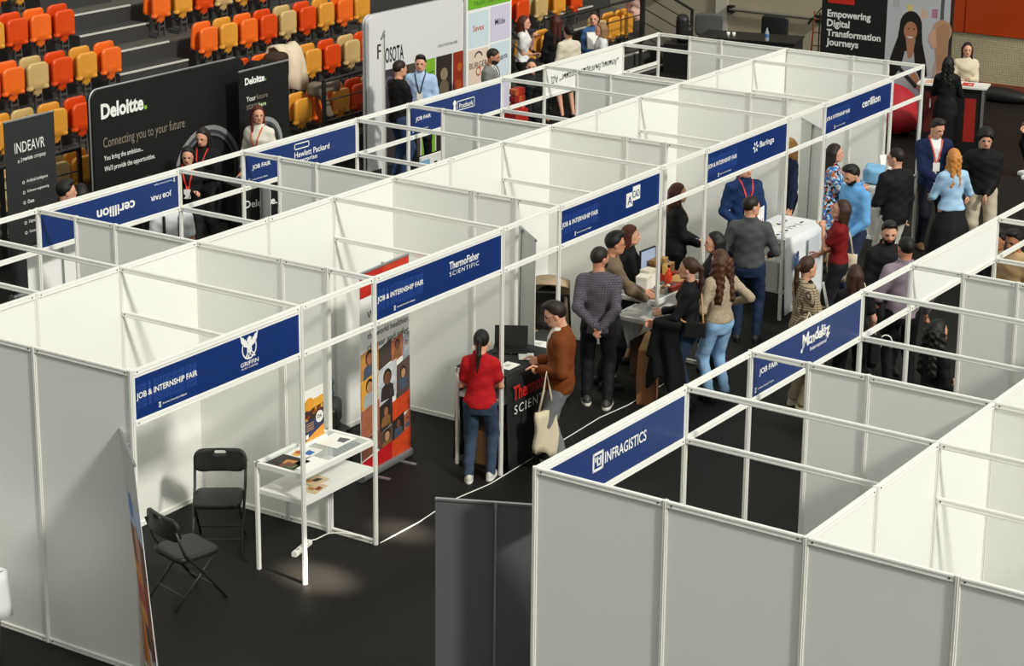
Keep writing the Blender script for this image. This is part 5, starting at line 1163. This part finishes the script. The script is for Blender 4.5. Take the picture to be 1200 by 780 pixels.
o = empty('water_bottle', (8.2, .2, .741), 0, 'clear water bottle on the lower shelf of the goods counter', 'bottle'); m = MB(); m.lathe([(.03, 0), (.033, .01), (.033, .13), (.014, .17), (.014, .19)], n=14); m.build('body', mat('clear_plastic', '#d8e2e4', .1, alpha=.45), o, smooth=True); m = MB(); m.cyl((0, 0, .19), (0, 0, .21), .016, n=10); m.build('cap', M_cw, o)
sheet_thing('tablet', 'pale blue tablet lying on the lower shelf', 'tablet', (8.5, .15), (.2, .14), .741, ('#3a3c40', '#9fc4d8'), .2, None, .01)
o = empty('storage_crate', (8.5, .33, 0), .05, 'dark brown crate under the goods counter', 'crate'); m = MB(); m.box((-.25, -.14, 0), (.25, .14, .02)); 
for a in ((-.25, -.14, .25, -.12), (-.25, .12, .25, .14), (-.25, -.12, -.23, .12), (.23, -.12, .25, .12)): m.box((a[0], a[1], .0), (a[2], a[3], .4))
m.build('body', mat('crate_brown', '#4a3020', .8, noise=(6, .2)), o)
# paper carrier bag
o = empty('paper_bag', (7.67, -.1, 0), R(20), 'brown paper carrier bag with vertical lettering on the floor', 'bag'); M_kraft = mat('kraft_paper', '#96643f', .8, noise=(7, .12), bump=(14, .3)); M_kraft2 = mat('kraft_fold', '#c39a68', .8)
m = MB(); V = [(-.16, -.09, 0), (.16, -.09, 0), (.16, .09, 0), (-.16, .09, 0), (-.165, -.1, .3), (.165, -.1, .3), (.165, .1, .3), (-.165, .1, .3), (-.15, -.085, .6), (.15, -.085, .6), (.15, .085, .6), (-.15, .085, .6)]
m.add(V, [(3, 2, 1, 0)]+[(a+k, a+(k+1) % 4, a+4+(k+1) % 4, a+4+k) for a in (0, 4) for k in range(4)]); m.build('bag_body', M_kraft, o)
m = MB(); V = [(-.15, -.085, .6), (.15, -.085, .6), (.14, .03, .74), (-.13, .03, .76), (.15, .085, .6), (-.15, .085, .6)]; m.add(V, [(0, 1, 2, 3), (1, 4, 2), (0, 3, 5), (5, 3, 2, 4)]); m.build('folded_top', M_kraft2, o)
p = Print(plane_M((-.16, -.1, 0), (1, 0, 0))); p.z = .004; p.text('PULL & BEAR', .215, .48, '#241a14', height=.035, width=.36, rot=R(-90), bold=.02); p.build('lettering', o)
# pushchair
o = empty('pushchair', (7.9, 1.32, 0), R(30), 'beige pushchair with a ribbed hood and black seat', 'pushchair'); M_bei = mat('hood_beige', '#b39c80', .85, bump=(20, .3))
m = MB(); P_ = []
for i in range(13):
    a = R(-10+i*11); P_.append([(-.05+.3*math.cos(a)*(1-.25*abs(u))*(1+.02*math.cos(i*math.pi)), .24*u, .78+.3*math.sin(a)*(1-.18*u*u)*(1+.03*math.cos(i*math.pi))) for u in np.linspace(-1, 1, 9)])
m.sheet(P_, .014); m.build('hood', M_bei, o, smooth=True)
blob('seat_liner', None, None, lambda X, Y, Z: np.maximum(rbx(X, Y, Z, (.02, 0, .6), (.27, .23, .22), .1), -rbx(X, Y, Z, (-.06, 0, .74), (.27, .18, .24), .08)), (-.35, -.3, .3), (.35, .3, .9), .02, M_bei, parent=o)
blob('cushion', None, None, lambda X, Y, Z: smin(ell(X, Y, Z, (.0, 0, .58), (.22, .17, .12)), ell(X, Y, Z, (.16, 0, .72), (.08, .17, .2)), .06), (-.3, -.22, .4), (.3, .22, .96), .02, mat('liner_black', '#1a1a1c', .8), parent=o)
for s in (-1, 1):
    m = MB(); m.tube([(-.4, s*.24, .98), (-.2, s*.25, .7), (.15, s*.25, .35), (.38, s*.2, .13)], .014, n=7); m.build('frame_tube', M_black, o, smooth=True); m = MB(); m.tube([(.05, s*.25, .45), (-.25, s*.26, .14)], .014, n=7); m.build('frame_tube', M_black, o)
    for x, r_ in ((.38, .1), (-.28, .14)):
        m = MB(); m.tube([(x+(r_-.02)*math.cos(t), s*.27, r_+(r_-.02)*math.sin(t)) for t in np.linspace(0, 2*math.pi, 17)[:-1]], .02, n=6, closed=True); m.cyl((x, s*.26, r_), (x, s*.28, r_), .03, n=8); m.build('wheel', M_black, o, smooth=True)
m = MB(); m.tube([(-.4, -.24, .98), (-.45, -.1, 1.02), (-.45, .1, 1.02), (-.4, .24, .98)], .017, n=7); m.build('handle', M_black, o, smooth=True)
# low dark table behind the grey-backed banner
o = empty('side_table', (6.9, .75, 0), 0, 'low black table with white papers behind the checked shirt', 'table'); m = MB(); m.box((-.3, -.2, .68), (.3, .2, .72)); m.build('table_top', M_ch, o)
for a in (-.27, .27):
    for b_ in (-.17, .17): m = MB(); m.box((a-.015, b_-.015, 0), (a+.015, b_+.015, .68)); m.build('leg', M_ch, o)
sheet_thing('paper_sheet', 'white paper on the low black table', 'paper', (6.75, .72), (.2, .28), .721, ('#eeeee8', '#c8c6be'), .2)

# ---- things carried by people
def W(q, k, off=(0, 0, 0)): return q['M'] @ (Vector(q['WR'][k])+Vector(off))
q = Q['brown']; wpt = W(q, 1, (-.02, .11, .0)); o = empty('tote_bag', (wpt.x+.02, wpt.y-.03, wpt.z-.8), R(150), 'cream canvas tote bag hanging from the rust jacket wrist', 'bag'); M_can = mat('canvas_cream', '#d9cbb0', .85, bump=(40, .2))
m = MB(); m.sheet([[(-.12+.24*u+.01*math.sin(v*9), .02*math.sin(u*6+v*3), .0+.42*v-(.06*(1-v) if u < .5 else 0)) for v in np.linspace(0, 1, 7)] for u in np.linspace(0, 1, 7)], .045); m.build('bag_body', M_can, o, smooth=True)
m = MB(); m.tube([(-.08, 0, .41), (-.04, 0, .62), (0, 0, .815), (.03, 0, .62), (.08, 0, .41)], .011, n=6); m.build('strap', M_can, o, smooth=True)
q = Q['dred']; sp = q['M'] @ (Vector(q['SH'][-1])+Vector((-.03, -.03, .0))); o = empty('tote_bag', (sp.x, sp.y, sp.z-.75), R(112), 'canvas tote bag with a dark patch on the dark red shoulder', 'bag')
m = MB(); m.sheet([[(-.17+.34*u, -.08+.02*math.sin(u*5+v*2), .34*v+.04) for v in np.linspace(0, 1, 6)] for u in np.linspace(0, 1, 6)], .05); m.build('bag_body', M_can, o, smooth=True); m = MB(); m.box((-.17, -.125, .06), (.0, -.11, .3)); m.build('dark_patch', M_ch, o)
m = MB(); m.tube([(-.12, -.07, .37), (-.08, -.05, .6), (0, .02, .79), (.08, -.05, .6), (.12, -.07, .37)], .013, n=6); m.build('strap', M_can, o, smooth=True)
q = Q['pony']; b0 = q['M'] @ Vector((-.09, .2, .86)); o = empty('shoulder_bag', b0, R(112), 'small black shoulder bag with a tan strap and gold clasp', 'bag')
m = MB(); m.rbox((-.11, -.04, 0), (.11, .04, .15), .015, axis=2); m.build('bag_body', M_ch, o); m = MB(); m.box((-.03, -.046, .06), (.03, -.04, .1)); m.build('clasp', mat('gold_clasp', '#b8863c', .3, .9), o)
Mi = o.matrix_basis.inverted(); Mi = (Matrix.Translation(b0) @ Matrix.Rotation(R(112), 4, 'Z')).inverted()
pts = [Mi @ (q['M'] @ Vector(v)) for v in ((-.17, .19, 1.0), (-.15, .12, 1.12), (-.125, .03, 1.26), (-.07, -.06, 1.385), (.03, -.075, 1.385), (.11, -.01, 1.26), (.125, .09, 1.12), (.06, .19, 1.02), (.0, .21, 1.0))]
m = MB(); m.tube(pts, .011, n=6); m.build('strap', mat('strap_tan', '#b98a5c', .6), o, smooth=True)
cw = q['M'] @ Vector((.33, .17, .0)); cw += Vector((.07, -.1, 0))
def coat_f(X, Y, Z):
    w_ = .11+.1*np.clip((1.0-Z)/.6, 0, 1); a = np.sin(X*34+1.5*np.sin(Z*5))*.022*np.clip((1.05-Z)*2, 0, 1)
    d = np.maximum(np.sqrt((X/w_)**2+((Y+a)/(.07+.03*np.sin(Z*7)))**2)-1, 0)*.07-.004+np.minimum(np.sqrt((X/w_)**2+((Y+a)/.08)**2)-1, 0)*.07
    d = np.maximum(d, .3+.09*np.sin(X*19+.6)-Z); d = np.maximum(d, Z-.98)
    return smin(d, smin(ell(X, Y, Z, (-.03, 0, .97), (.15, .1, .07)), cap(X, Y, Z, (.08, .03, .95), (.17, .06, .62), .05, .035), .04), .05)
blob('black_coat', 'black coat draped over the arm of the woman with the ponytail', 'coat', coat_f, (-.32, -.2, .15), (.32, .22, 1.14), .018, cloth('#0d0d0e'), (cw.x, cw.y, 0), R(100))
q = Q['plaid']; pt = q['M'] @ Vector((.33, .1, 1.06)); m = MB(); m.sheet([[(-.1+.2*u, .02*math.sin(u*3), .27*v-.02) for v in np.linspace(0, 1, 4)] for u in np.linspace(0, 1, 4)], .004); o = m.build('paper_sheets', M_paper, None, loc=pt, rz=R(30)); o.rotation_euler = (R(-14), R(10), R(20)); tag(o, 'white sheets held up by the woman in the plaid blazer', 'paper')
q = Q['plaid']; b0 = q['M'] @ Vector((-.05, -.24, .5)); o = empty('tote_bag', b0, R(-38), 'black bag with a pale strap on the plaid blazer arm', 'bag'); m = MB(); m.rbox((-.15, -.05, 0), (.15, .05, .3), .03, axis=2); m.build('bag_body', M_ch, o); m = MB(); m.tube([(-.09, 0, .3), (-.05, .0, .5), (.0, .02, .62), (.05, 0, .5), (.09, 0, .3)], .012, n=6); m.build('strap', M_can, o, smooth=True)
q = Q['nb']; pt = W(q, 1, (.05, -.08, .02)); o = empty('notebook', pt, R(222), 'beige notebook held by the woman in denim', 'notebook'); m = MB(); m.box((-.01, -.11, -.02), (.01, .11, .28)); m.build('cover', pm('#9c9482'), o); m = MB(); m.box((.011, -.1, -.01), (.014, .1, .27)); m.build('pages', M_paper, o); o.rotation_euler = (0, R(-15), R(222))
q = Q['long']; b0 = q['M'] @ Vector((.12, -.25, .6)); o = empty('shoulder_bag', b0, R(35), 'black bag with white headphones hung on it', 'bag'); m = MB(); m.rbox((-.16, -.06, -.1), (.16, .06, .2), .03, axis=2); m.build('bag_body', M_ch, o); m = MB(); m.tube([(-.1, 0, .2), (-.06, .05, .5), (.0, .13, .73), (.05, .05, .5), (.1, 0, .2)], .012, n=6); m.build('strap', M_can, o, smooth=True)
o = empty('headphones', b0+Vector((.05, -.12, .0)), R(-55), 'white over-ear headphones hanging on the black bag', 'headphones'); m = MB(); m.tube([(.07*math.cos(t), 0, .09+.08*math.sin(t)) for t in np.linspace(R(-10), R(190), 12)], .008, n=6); m.build('headband', M_cw, o, smooth=True)
for s in (-1, 1): m = MB(); m.lathe([(.02, -.015), (.036, -.008), (.036, .008), (.02, .015)], n=12, M=Matrix.Translation((s*.06, 0, .06)) @ Matrix.Rotation(R(90), 4, 'Y')); m.build('ear_cup', M_cw, o, smooth=True)
q = Q['bomber']; m = MB(); m.tube([Vector(q['tors'](v)) for v in ((-.07, 0, 1.545), (-.05, .075, 1.535), (.03, .075, 1.5), (.075, .03, 1.47), (.08, 0, 1.46))], .006, n=5); m.build('collar_stripe', M_white, q['P'])
m = MB(); m.rbox((-.002, -.05, 0), (.002, .05, .06), .001, axis=2); 

# ---- far end: poster wall, counter, bean bag, table, microphone stand, hand truck
o = empty('poster_stand', (22.0, 3.58, 0), R(-90), 'tall black poster stand with a picture of two women', 'poster'); hw = 1.16
m = MB(); m.box((-hw, -.05, 0), (hw, .1, 2.45)); m.build('board', M_fab, o); m = MB(); m.box((-hw, -.3, 0), (-hw+.1, .35, .04)); m.build('foot', M_dark, o); m = MB(); m.box((hw-.1, -.3, 0), (hw, .35, .04)); m.build('foot', M_dark, o)
p = Print(plane_M((-hw, -.051, 0), (1, 0, 0)))
for t, zb, hh, ww in (('Empowering', 1.675, .16, .8), ('Digital', 1.51, .16, .42), ('Transformation', 1.38, .122, 1.0), ('Journeys', 1.185, .16, .6)): p.text(t, .11, zb, height=hh, width=ww, bold=.03)
p.rect(.11, 1.95, .6, 2.1, '#c8281c'); X0 = 1.2; p.rect(X0, .0, 2*hw, 2.45, '#c3c6ca'); p.rect(X0, 0, 2*hw, .6, '#26272b')
for x, y, w_, h_, c in ((X0+.35, 1.9, .12, .16, '#dcc98c'), (X0+.6, 1.86, .12, .14, '#d8b9a0'), (X0+.8, 1.88, .1, .15, '#b97a9a'), (X0+.1, 2.0, .12, .2, '#b3b6ba'), (X0+.95, 1.5, .06, .9, '#55585c')): p.rect(x, y, x+w_, y+h_, c)
p.poly([(X0+.05, .35), (X0+.8, .35), (X0+.85, .95), (X0+.62, 1.25), (X0+.3, 1.25), (X0+.08, .95)], '#b8bcc2'); p.disc(X0+.44, 1.7, .2, '#17130f', 1.3)
p.poly([(X0+.05, .85), (X0+.12, 1.2), (X0+.22, 1.5), (X0+.25, 1.75), (X0+.63, 1.75), (X0+.66, 1.45), (X0+.74, 1.15), (X0+.78, .9), (X0+.66, .82), (X0+.56, 1.0), (X0+.52, 1.28), (X0+.36, 1.28), (X0+.3, 1.0), (X0+.18, .8)], '#17130f')
p.disc(X0+.44, 1.62, .12, '#b57e5c', 1.35); p.poly([(X0+.36, 1.5), (X0+.54, 1.5), (X0+.5, 1.2), (X0+.42, 1.15)], '#b57e5c'); p.disc(X0+.4, 1.66, .014, '#1d1512'); p.disc(X0+.5, 1.66, .014, '#1d1512'); p.poly([(X0+.38, 1.53), (X0+.5, 1.53), (X0+.47, 1.5), (X0+.41, 1.5)], '#e8e0d8')
p.poly([(X0+.82, .35), (X0+1.2, .35), (X0+1.2, 1.2), (X0+.9, 1.15)], '#c9a596'); p.disc(X0+1.0, 1.68, .17, '#c39a76', 1.1); p.poly([(X0+.9, 1.35), (X0+.88, 1.7), (X0+1.0, 1.8), (X0+1.12, 1.78), (X0+1.12, 1.05), (X0+.95, 1.0)], '#b98c68'); p.poly([(X0+.78, 1.62), (X0+.88, 1.72), (X0+.92, 1.4), (X0+.84, 1.38), (X0+.77, 1.52)], '#d8a98a')
p.poly([(X0+.42, .82), (X0+.68, .6), (X0+1.0, .42), (X0+1.05, .5), (X0+.7, .75), (X0+.55, .95)], '#b9805f'); p.poly([(X0+.2, 1.0), (X0+.28, 1.02), (X0+.62, .72), (X0+.58, .66)], '#2b2c30'); p.build('print', o)
o = empty('reception_counter', (20.72, 1.8, 0), R(12), 'tall black counter with red panels and a white top', 'counter')
m = MB(); m.box((-.17, -.5, 0), (.17, .5, 1.06)); m.build('body', M_fab, o); m = MB(); m.box((-.22, -.55, 1.06), (.22, .55, 1.09)); m.build('top', M_cw, o)
for y in (-.5, .5): m = MB(); m.box((-.19, y-.02, 0), (-.15, y+.02, 1.06)); m.build('corner_profile', M_silver, o)
p = Print(plane_M((-.171, .5, 0), (0, -1, 0))); p.poly([(.08, .3), (.28, .3), (.28, .95), (.08, .95)], '#5a1410'); p.poly([(.72, .2), (.9, .2), (.9, .9), (.72, .9)], '#a8241a'); p.rect(.16, .7, .18, .85, '#d8d6d0'); p.build('print', o)
for i, (x, y, c, lb) in enumerate(((20.62, 2.12, '#d8a890', 'pink leaflet pile at the left of the black counter'), (20.74, 1.55, '#c8341c', 'red leaflet at the right of the black counter'), (20.78, 1.38, '#e8e4da', 'white leaflet at the counter corner'))): sheet_thing('leaflet', lb, 'leaflet', (x, y), (.22, .2), 1.091+.002*i, (c, '#e8e0d8'), .3, None, .012)
o = blob('bean_bag', 'red bean bag chair beside the poster stand', 'bean bag', lambda X, Y, Z: np.maximum(smin(ell(X, Y, Z, (0, 0, .28), (.45, .5, .3)), ell(X, Y, Z, (.12, 0, .5), (.3, .36, .3)), .15)+.012*np.sin(X*14)*np.sin(Y*12+Z*5), -Z), (-.6, -.6, -.03), (.6, .6, .9), .03, mat('bean_bag_red', '#a81420', .7, bump=(4, .8)), (21.35, 3.1, 0), R(20))
o = empty('shelf_rack', (21.75, 2.3, 0), R(-90), 'low rack with papers behind the red bean bag', 'rack')
for z in (.05, .3, .55): m = MB(); m.box((-.25, -.12, z), (.25, .12, z+.02)); m.build('shelf', M_silver, o)
for x in (-.24, .24):
    for y in (-.11, .11): m = MB(); m.cyl((x, y, 0), (x, y, .6), .012, n=6); m.build('leg', M_silver, o)
o = blob('dark_equipment_bag', 'black bag lying by the end wall behind the cream sweater', 'bag', lambda X, Y, Z: np.maximum(smin(ell(X, Y, Z, (0, .25, .15), (.25, .35, .3)), ell(X, Y, Z, (0, -.5, .1), (.2, .6, .16)), .1), -Z), (-.35, -1.2, -.03), (.35, .7, .5), .035, M_ch, (24.9, 3.1, 0))
o = empty('folding_table', (24.2, 7.2, 0), R(14), 'table under a black cloth near the exit door', 'table'); m = MB(); m.box((-.4, -.9, 0), (.4, .9, .74)); m.build('cloth', M_bcl, o); m = MB(); m.box((-.42, -.92, .74), (.42, .92, .77)); m.build('table_top', M_black, o)
o = empty('water_bottle', (23.95, 6.75, .77), 0, 'water bottle with a blue label on the far black table', 'bottle'); m = MB(); m.lathe([(.035, 0), (.038, .01), (.038, .16), (.014, .21), (.014, .24)], n=12); m.build('body', MATS['clear_plastic'], o, smooth=True); m = MB(); m.lathe([(.0385, .07), (.0385, .13)], n=12); m.build('label', pm('#4a78b8'), o)
for i, (x, y) in enumerate(((23.95, 7.55), (23.98, 7.45))): o = empty('coffee_cup', (x, y, .77), 0, ('left', 'right')[i]+' white cup on the far black table', 'cup', 'cups on the far table'); m = MB(); m.lathe([(.025, 0), (.035, .08), (.03, .08), (.022, .01)], n=12); m.build('body', M_cw, o, smooth=True); m = MB(); m.tube([(.033, 0, .06), (.055, 0, .05), (.05, 0, .025), (.03, 0, .02)], .005, n=5); m.build('handle', M_cw, o, smooth=True)
def stack_chair(x, y, rz, label, m_):
    o = empty('office_chair', (x, y, 0), rz, label, 'chair'); 
    blob('backrest', None, None, lambda X, Y, Z: slab(rr2(X, Z, (0, .78), .27, .22, .1), Y-.25-.4*X*X, .03), (-.33, .1, .5), (.33, .42, 1.06), .025, m_, parent=o); blob('seat', None, None, lambda X, Y, Z: slab(rr2(X, Y, (0, 0), .25, .24, .08), Z-.46, .035), (-.32, -.32, .38), (.32, .32, .54), .025, m_, parent=o)
    for sx in (-1, 1):
        for sy in (-1, 1): q_ = MB(); q_.cyl((sx*.22, sy*.2, .45), (sx*.24, sy*.25, 0), .012, n=6); q_.build('leg', M_chf, o)
stack_chair(25.1, 7.25, R(-80), 'black padded chair behind the far black table', M_ch); stack_chair(24.6, 8.3, R(-60), 'grey plastic chair left of the far black table', pm('#4a4a4a')); 
o = blob('backpack', 'black backpack standing by the grey plastic chair', 'backpack', lambda X, Y, Z: smin(rbx(X, Y, Z, (0, 0, .26), (.18, .12, .26), .1), rbx(X, Y, Z, (0, -.13, .17), (.13, .06, .13), .05), .04), (-.25, -.25, -.02), (.25, .2, .6), .025, M_ch, (24.0, 8.55, .55), R(30))
o = empty('side_box', (24.0, 8.55, 0), R(10), 'dark flight case under the black backpack', 'case'); m = MB(); m.rbox((-.35, -.25, 0), (.35, .25, .55), .02, axis=2); m.build('body', M_ch, o); m = MB(); m.box((-.36, -.26, .4), (.36, .26, .43)); m.build('metal_band', M_silver, o)
o = empty('microphone_stand', (24.8, 6.1, 0), 0, 'black microphone stand with a boom beside the poster stand', 'stand')
for k in range(3): m = MB(); m.cyl((0, 0, .12), (.3*math.cos(k*2.1), .3*math.sin(k*2.1), .01), .01, n=6); m.build('leg', M_black, o)
m = MB(); m.cyl((0, 0, .1), (0, 0, 1.25), .014, n=8); m.build('pole', M_black, o); m = MB(); m.cyl((-.05, .15, 1.1), (.1, -.3, 1.7), .01, n=6); m.build('boom', M_black, o); m = MB(); m.cyl((-.06, .2, 1.02), (-.05, .14, 1.14), .02, n=8); m.build('counterweight', M_black, o)
o = empty('hand_truck', (25.35, 6.32, 0), 0, 'rust red hand truck leaning by the end wall', 'hand truck'); M_rust = mat('truck_red', '#7a3420', .5)
for y in (-.2, .2): m = MB(); m.tube([(0, y, .1), (.1, y, .9), (.12, y, 1.15)], .016, n=6); m.build('rail', M_rust, o, smooth=True)
for z in (.25, .5, .75, 1.0): m = MB(); m.cyl((.01+.1*z*.9, -.2, z), (.01+.1*z*.9, .2, z), .013, n=6); m.build('rung', M_rust, o)
m = MB(); m.cyl((.06, 0, .25), (.105, 0, 1.0), .01, n=6); m.build('rung', M_rust, o)
for y in (-.24, .24): m = MB(); m.cyl((.05, y-.03, .11), (.05, y+.03, .11), .11, n=14); m.build('wheel', M_black, o)
m = MB(); m.box((-.25, -.2, .0), (.0, .2, .015)); m.build('toe_plate', M_rust, o)
m = MB(); m.box((-.08, -.09, 0), (.0, .09, .45)); o = m.build('fire_extinguisher_box', mat('extinguisher_red', '#a8161a', .4), None, loc=(25.99, 10.2, 1.0)); tag(o, 'red fire box on the end wall beside the sloping railing', 'fire box')
# ---- coats and bags left on the seats
p_ = uy(318, 70, SY+.3+DY*1)
m = MB(); path = ((.12, .45), (.1, .72), (.04, .85), (-.08, .87), (-.2, .78), (-.26, .6), (-.28, .42), (-.3, .22))
m.sheet([[(-.24+.48*u+.05*j/7*(u-.3), y_+.025*math.sin(u*11+j*.8), z_+.02*math.sin(u*7)-(.06*u if j == 7 else 0)) for j, (y_, z_) in enumerate(path)] for u in np.linspace(0, 1, 12)], .03)
tag(m.build('cream_coat', cloth('#d9c9ae'), None, smooth=True, loc=(p_.x+.32, SY+.36+DY, SZ+DZ)), 'cream coat thrown over the seat backs in the second row', 'coat')
blob('brown_bag', 'dark brown bag lying against the cream coat', 'bag', lambda X, Y, Z: rbx(X, Y, Z, (0, 0, .2), (.2, .16, .2), .08)+.01*np.sin(X*30), (-.26, -.22, -.03), (.26, .22, .45), .022, cloth('#3a2a20'), (p_.x-.12, SY+.12+DY, SZ+DZ+.42), R(20))
blob('black_coat', 'black coat on the seats beside the brown bag', 'coat', lambda X, Y, Z: rbx(X, Y, Z, (0, 0, .2), (.24, .16, .22), .1)+.015*np.sin(X*20+Z*14), (-.32, -.26, -.05), (.32, .26, .5), .022, cloth('#121214'), (p_.x-.55, SY+.1+DY, SZ+DZ+.35), 0)
p_ = uy(375, 115, SY+.15)
blob('grey_coat', 'grey-brown coat hanging over a seat in the lowest row', 'coat', lambda X, Y, Z: np.minimum(rbx(X, Y, Z, (.05, 0, .42), (.3, .1, .09), .05)+.02*np.sin(X*12), slab(rr2(X+.5*(Z-.2), Z, (-.02, .22), .08, .25, .04), Y+.09, .03)), (-.45, -.2, -.1), (.45, .2, .6), .02, cloth('#75695a'), (p_.x, SY+.12, SZ+.42), 0)
p_ = uy(742, 25, 9.6)
blob('pink_coat', 'pink patterned coat over a red seat by the far stairs', 'coat', lambda X, Y, Z: rbx(X+.4*(Z-.4), Y, Z, (0, 0, .4), (.16, .1, .35), .06)+.015*np.sin(Z*20), (-.5, -.2, 0), (.5, .2, .85), .025, spots_mat('pink_print', ['#d8a89c', '#e4bdb0', '#b87a70'], 14, 'noise'), (p_.x, 9.62, SZ+.42), 0)

# white clothed table at the left picture edge
pt = ux(8, 672, -.35)
o = empty('side_table', (-.35-.0, pt.y, 0), 0, 'table with a white cloth cut by the left picture edge', 'table'); m = MB(); m.sheet([[(-.6+.6*u, .02+.9*v, .74) for v in np.linspace(0, 1, 4)] for u in np.linspace(0, 1, 4)], .01); m.build('cloth_top', M_wcl, o)
m = MB(); m.sheet([[(-.6+.6*t+.02*s_, -.03*s_+.012*math.sin(t*20)*s_, .74-.38*s_) for s_ in np.linspace(0, 1, 5)] for t in np.linspace(0, 1, 15)], .008); m.build('cloth_side', M_wcl, o, smooth=True)
m = MB(); m.sheet([[(.02*s_+.012*math.sin(t*20)*s_, .9*t, .74-.38*s_) for s_ in np.linspace(0, 1, 5)] for t in np.linspace(0, 1, 15)], .008); m.build('cloth_side', M_wcl, o, smooth=True)
for a in (-.55, -.05):
    for b_ in (.07, .85): m = MB(); m.cyl((a, b_, 0), (a, b_, .73), .015, n=8); m.build('leg', M_chf, o)


blob('blue_bag', 'light blue folded bag on the far counter behind the hoodie', 'bag', lambda X, Y, Z: rbx(X, Y, Z, (0, 0, .1), (.2, .14, .1), .05)+.012*np.sin(X*24+Z*9)*np.sin(Y*20), (-.26, -.2, -.02), (.26, .2, .26), .02, cloth('#7fb4dc'), (14.3, .3, 1.0), .3)
o = empty('leaflet_stand', (14.62, .25, 1.0), R(-25), 'white leaning card next to the light blue bag', 'leaflet'); m = MB(); m.box((-.1, -.004, 0), (.1, .004, .3), 0, Matrix.Rotation(R(-14), 4, 'X')); m.build('card', M_paper, o); m = MB(); m.box((-.08, .0, 0), (.08, .1, .012)); m.build('card_foot', M_paper, o)

for o in list(bpy.data.objects):
    if o.name.startswith('print') or o.name.startswith('tint'): o['kind'] = 'stuff'
    if o.name.startswith('lettering') or o.name.startswith('small_lett') or o.name.startswith('logo_lett'): o['kind'] = 'stuff'
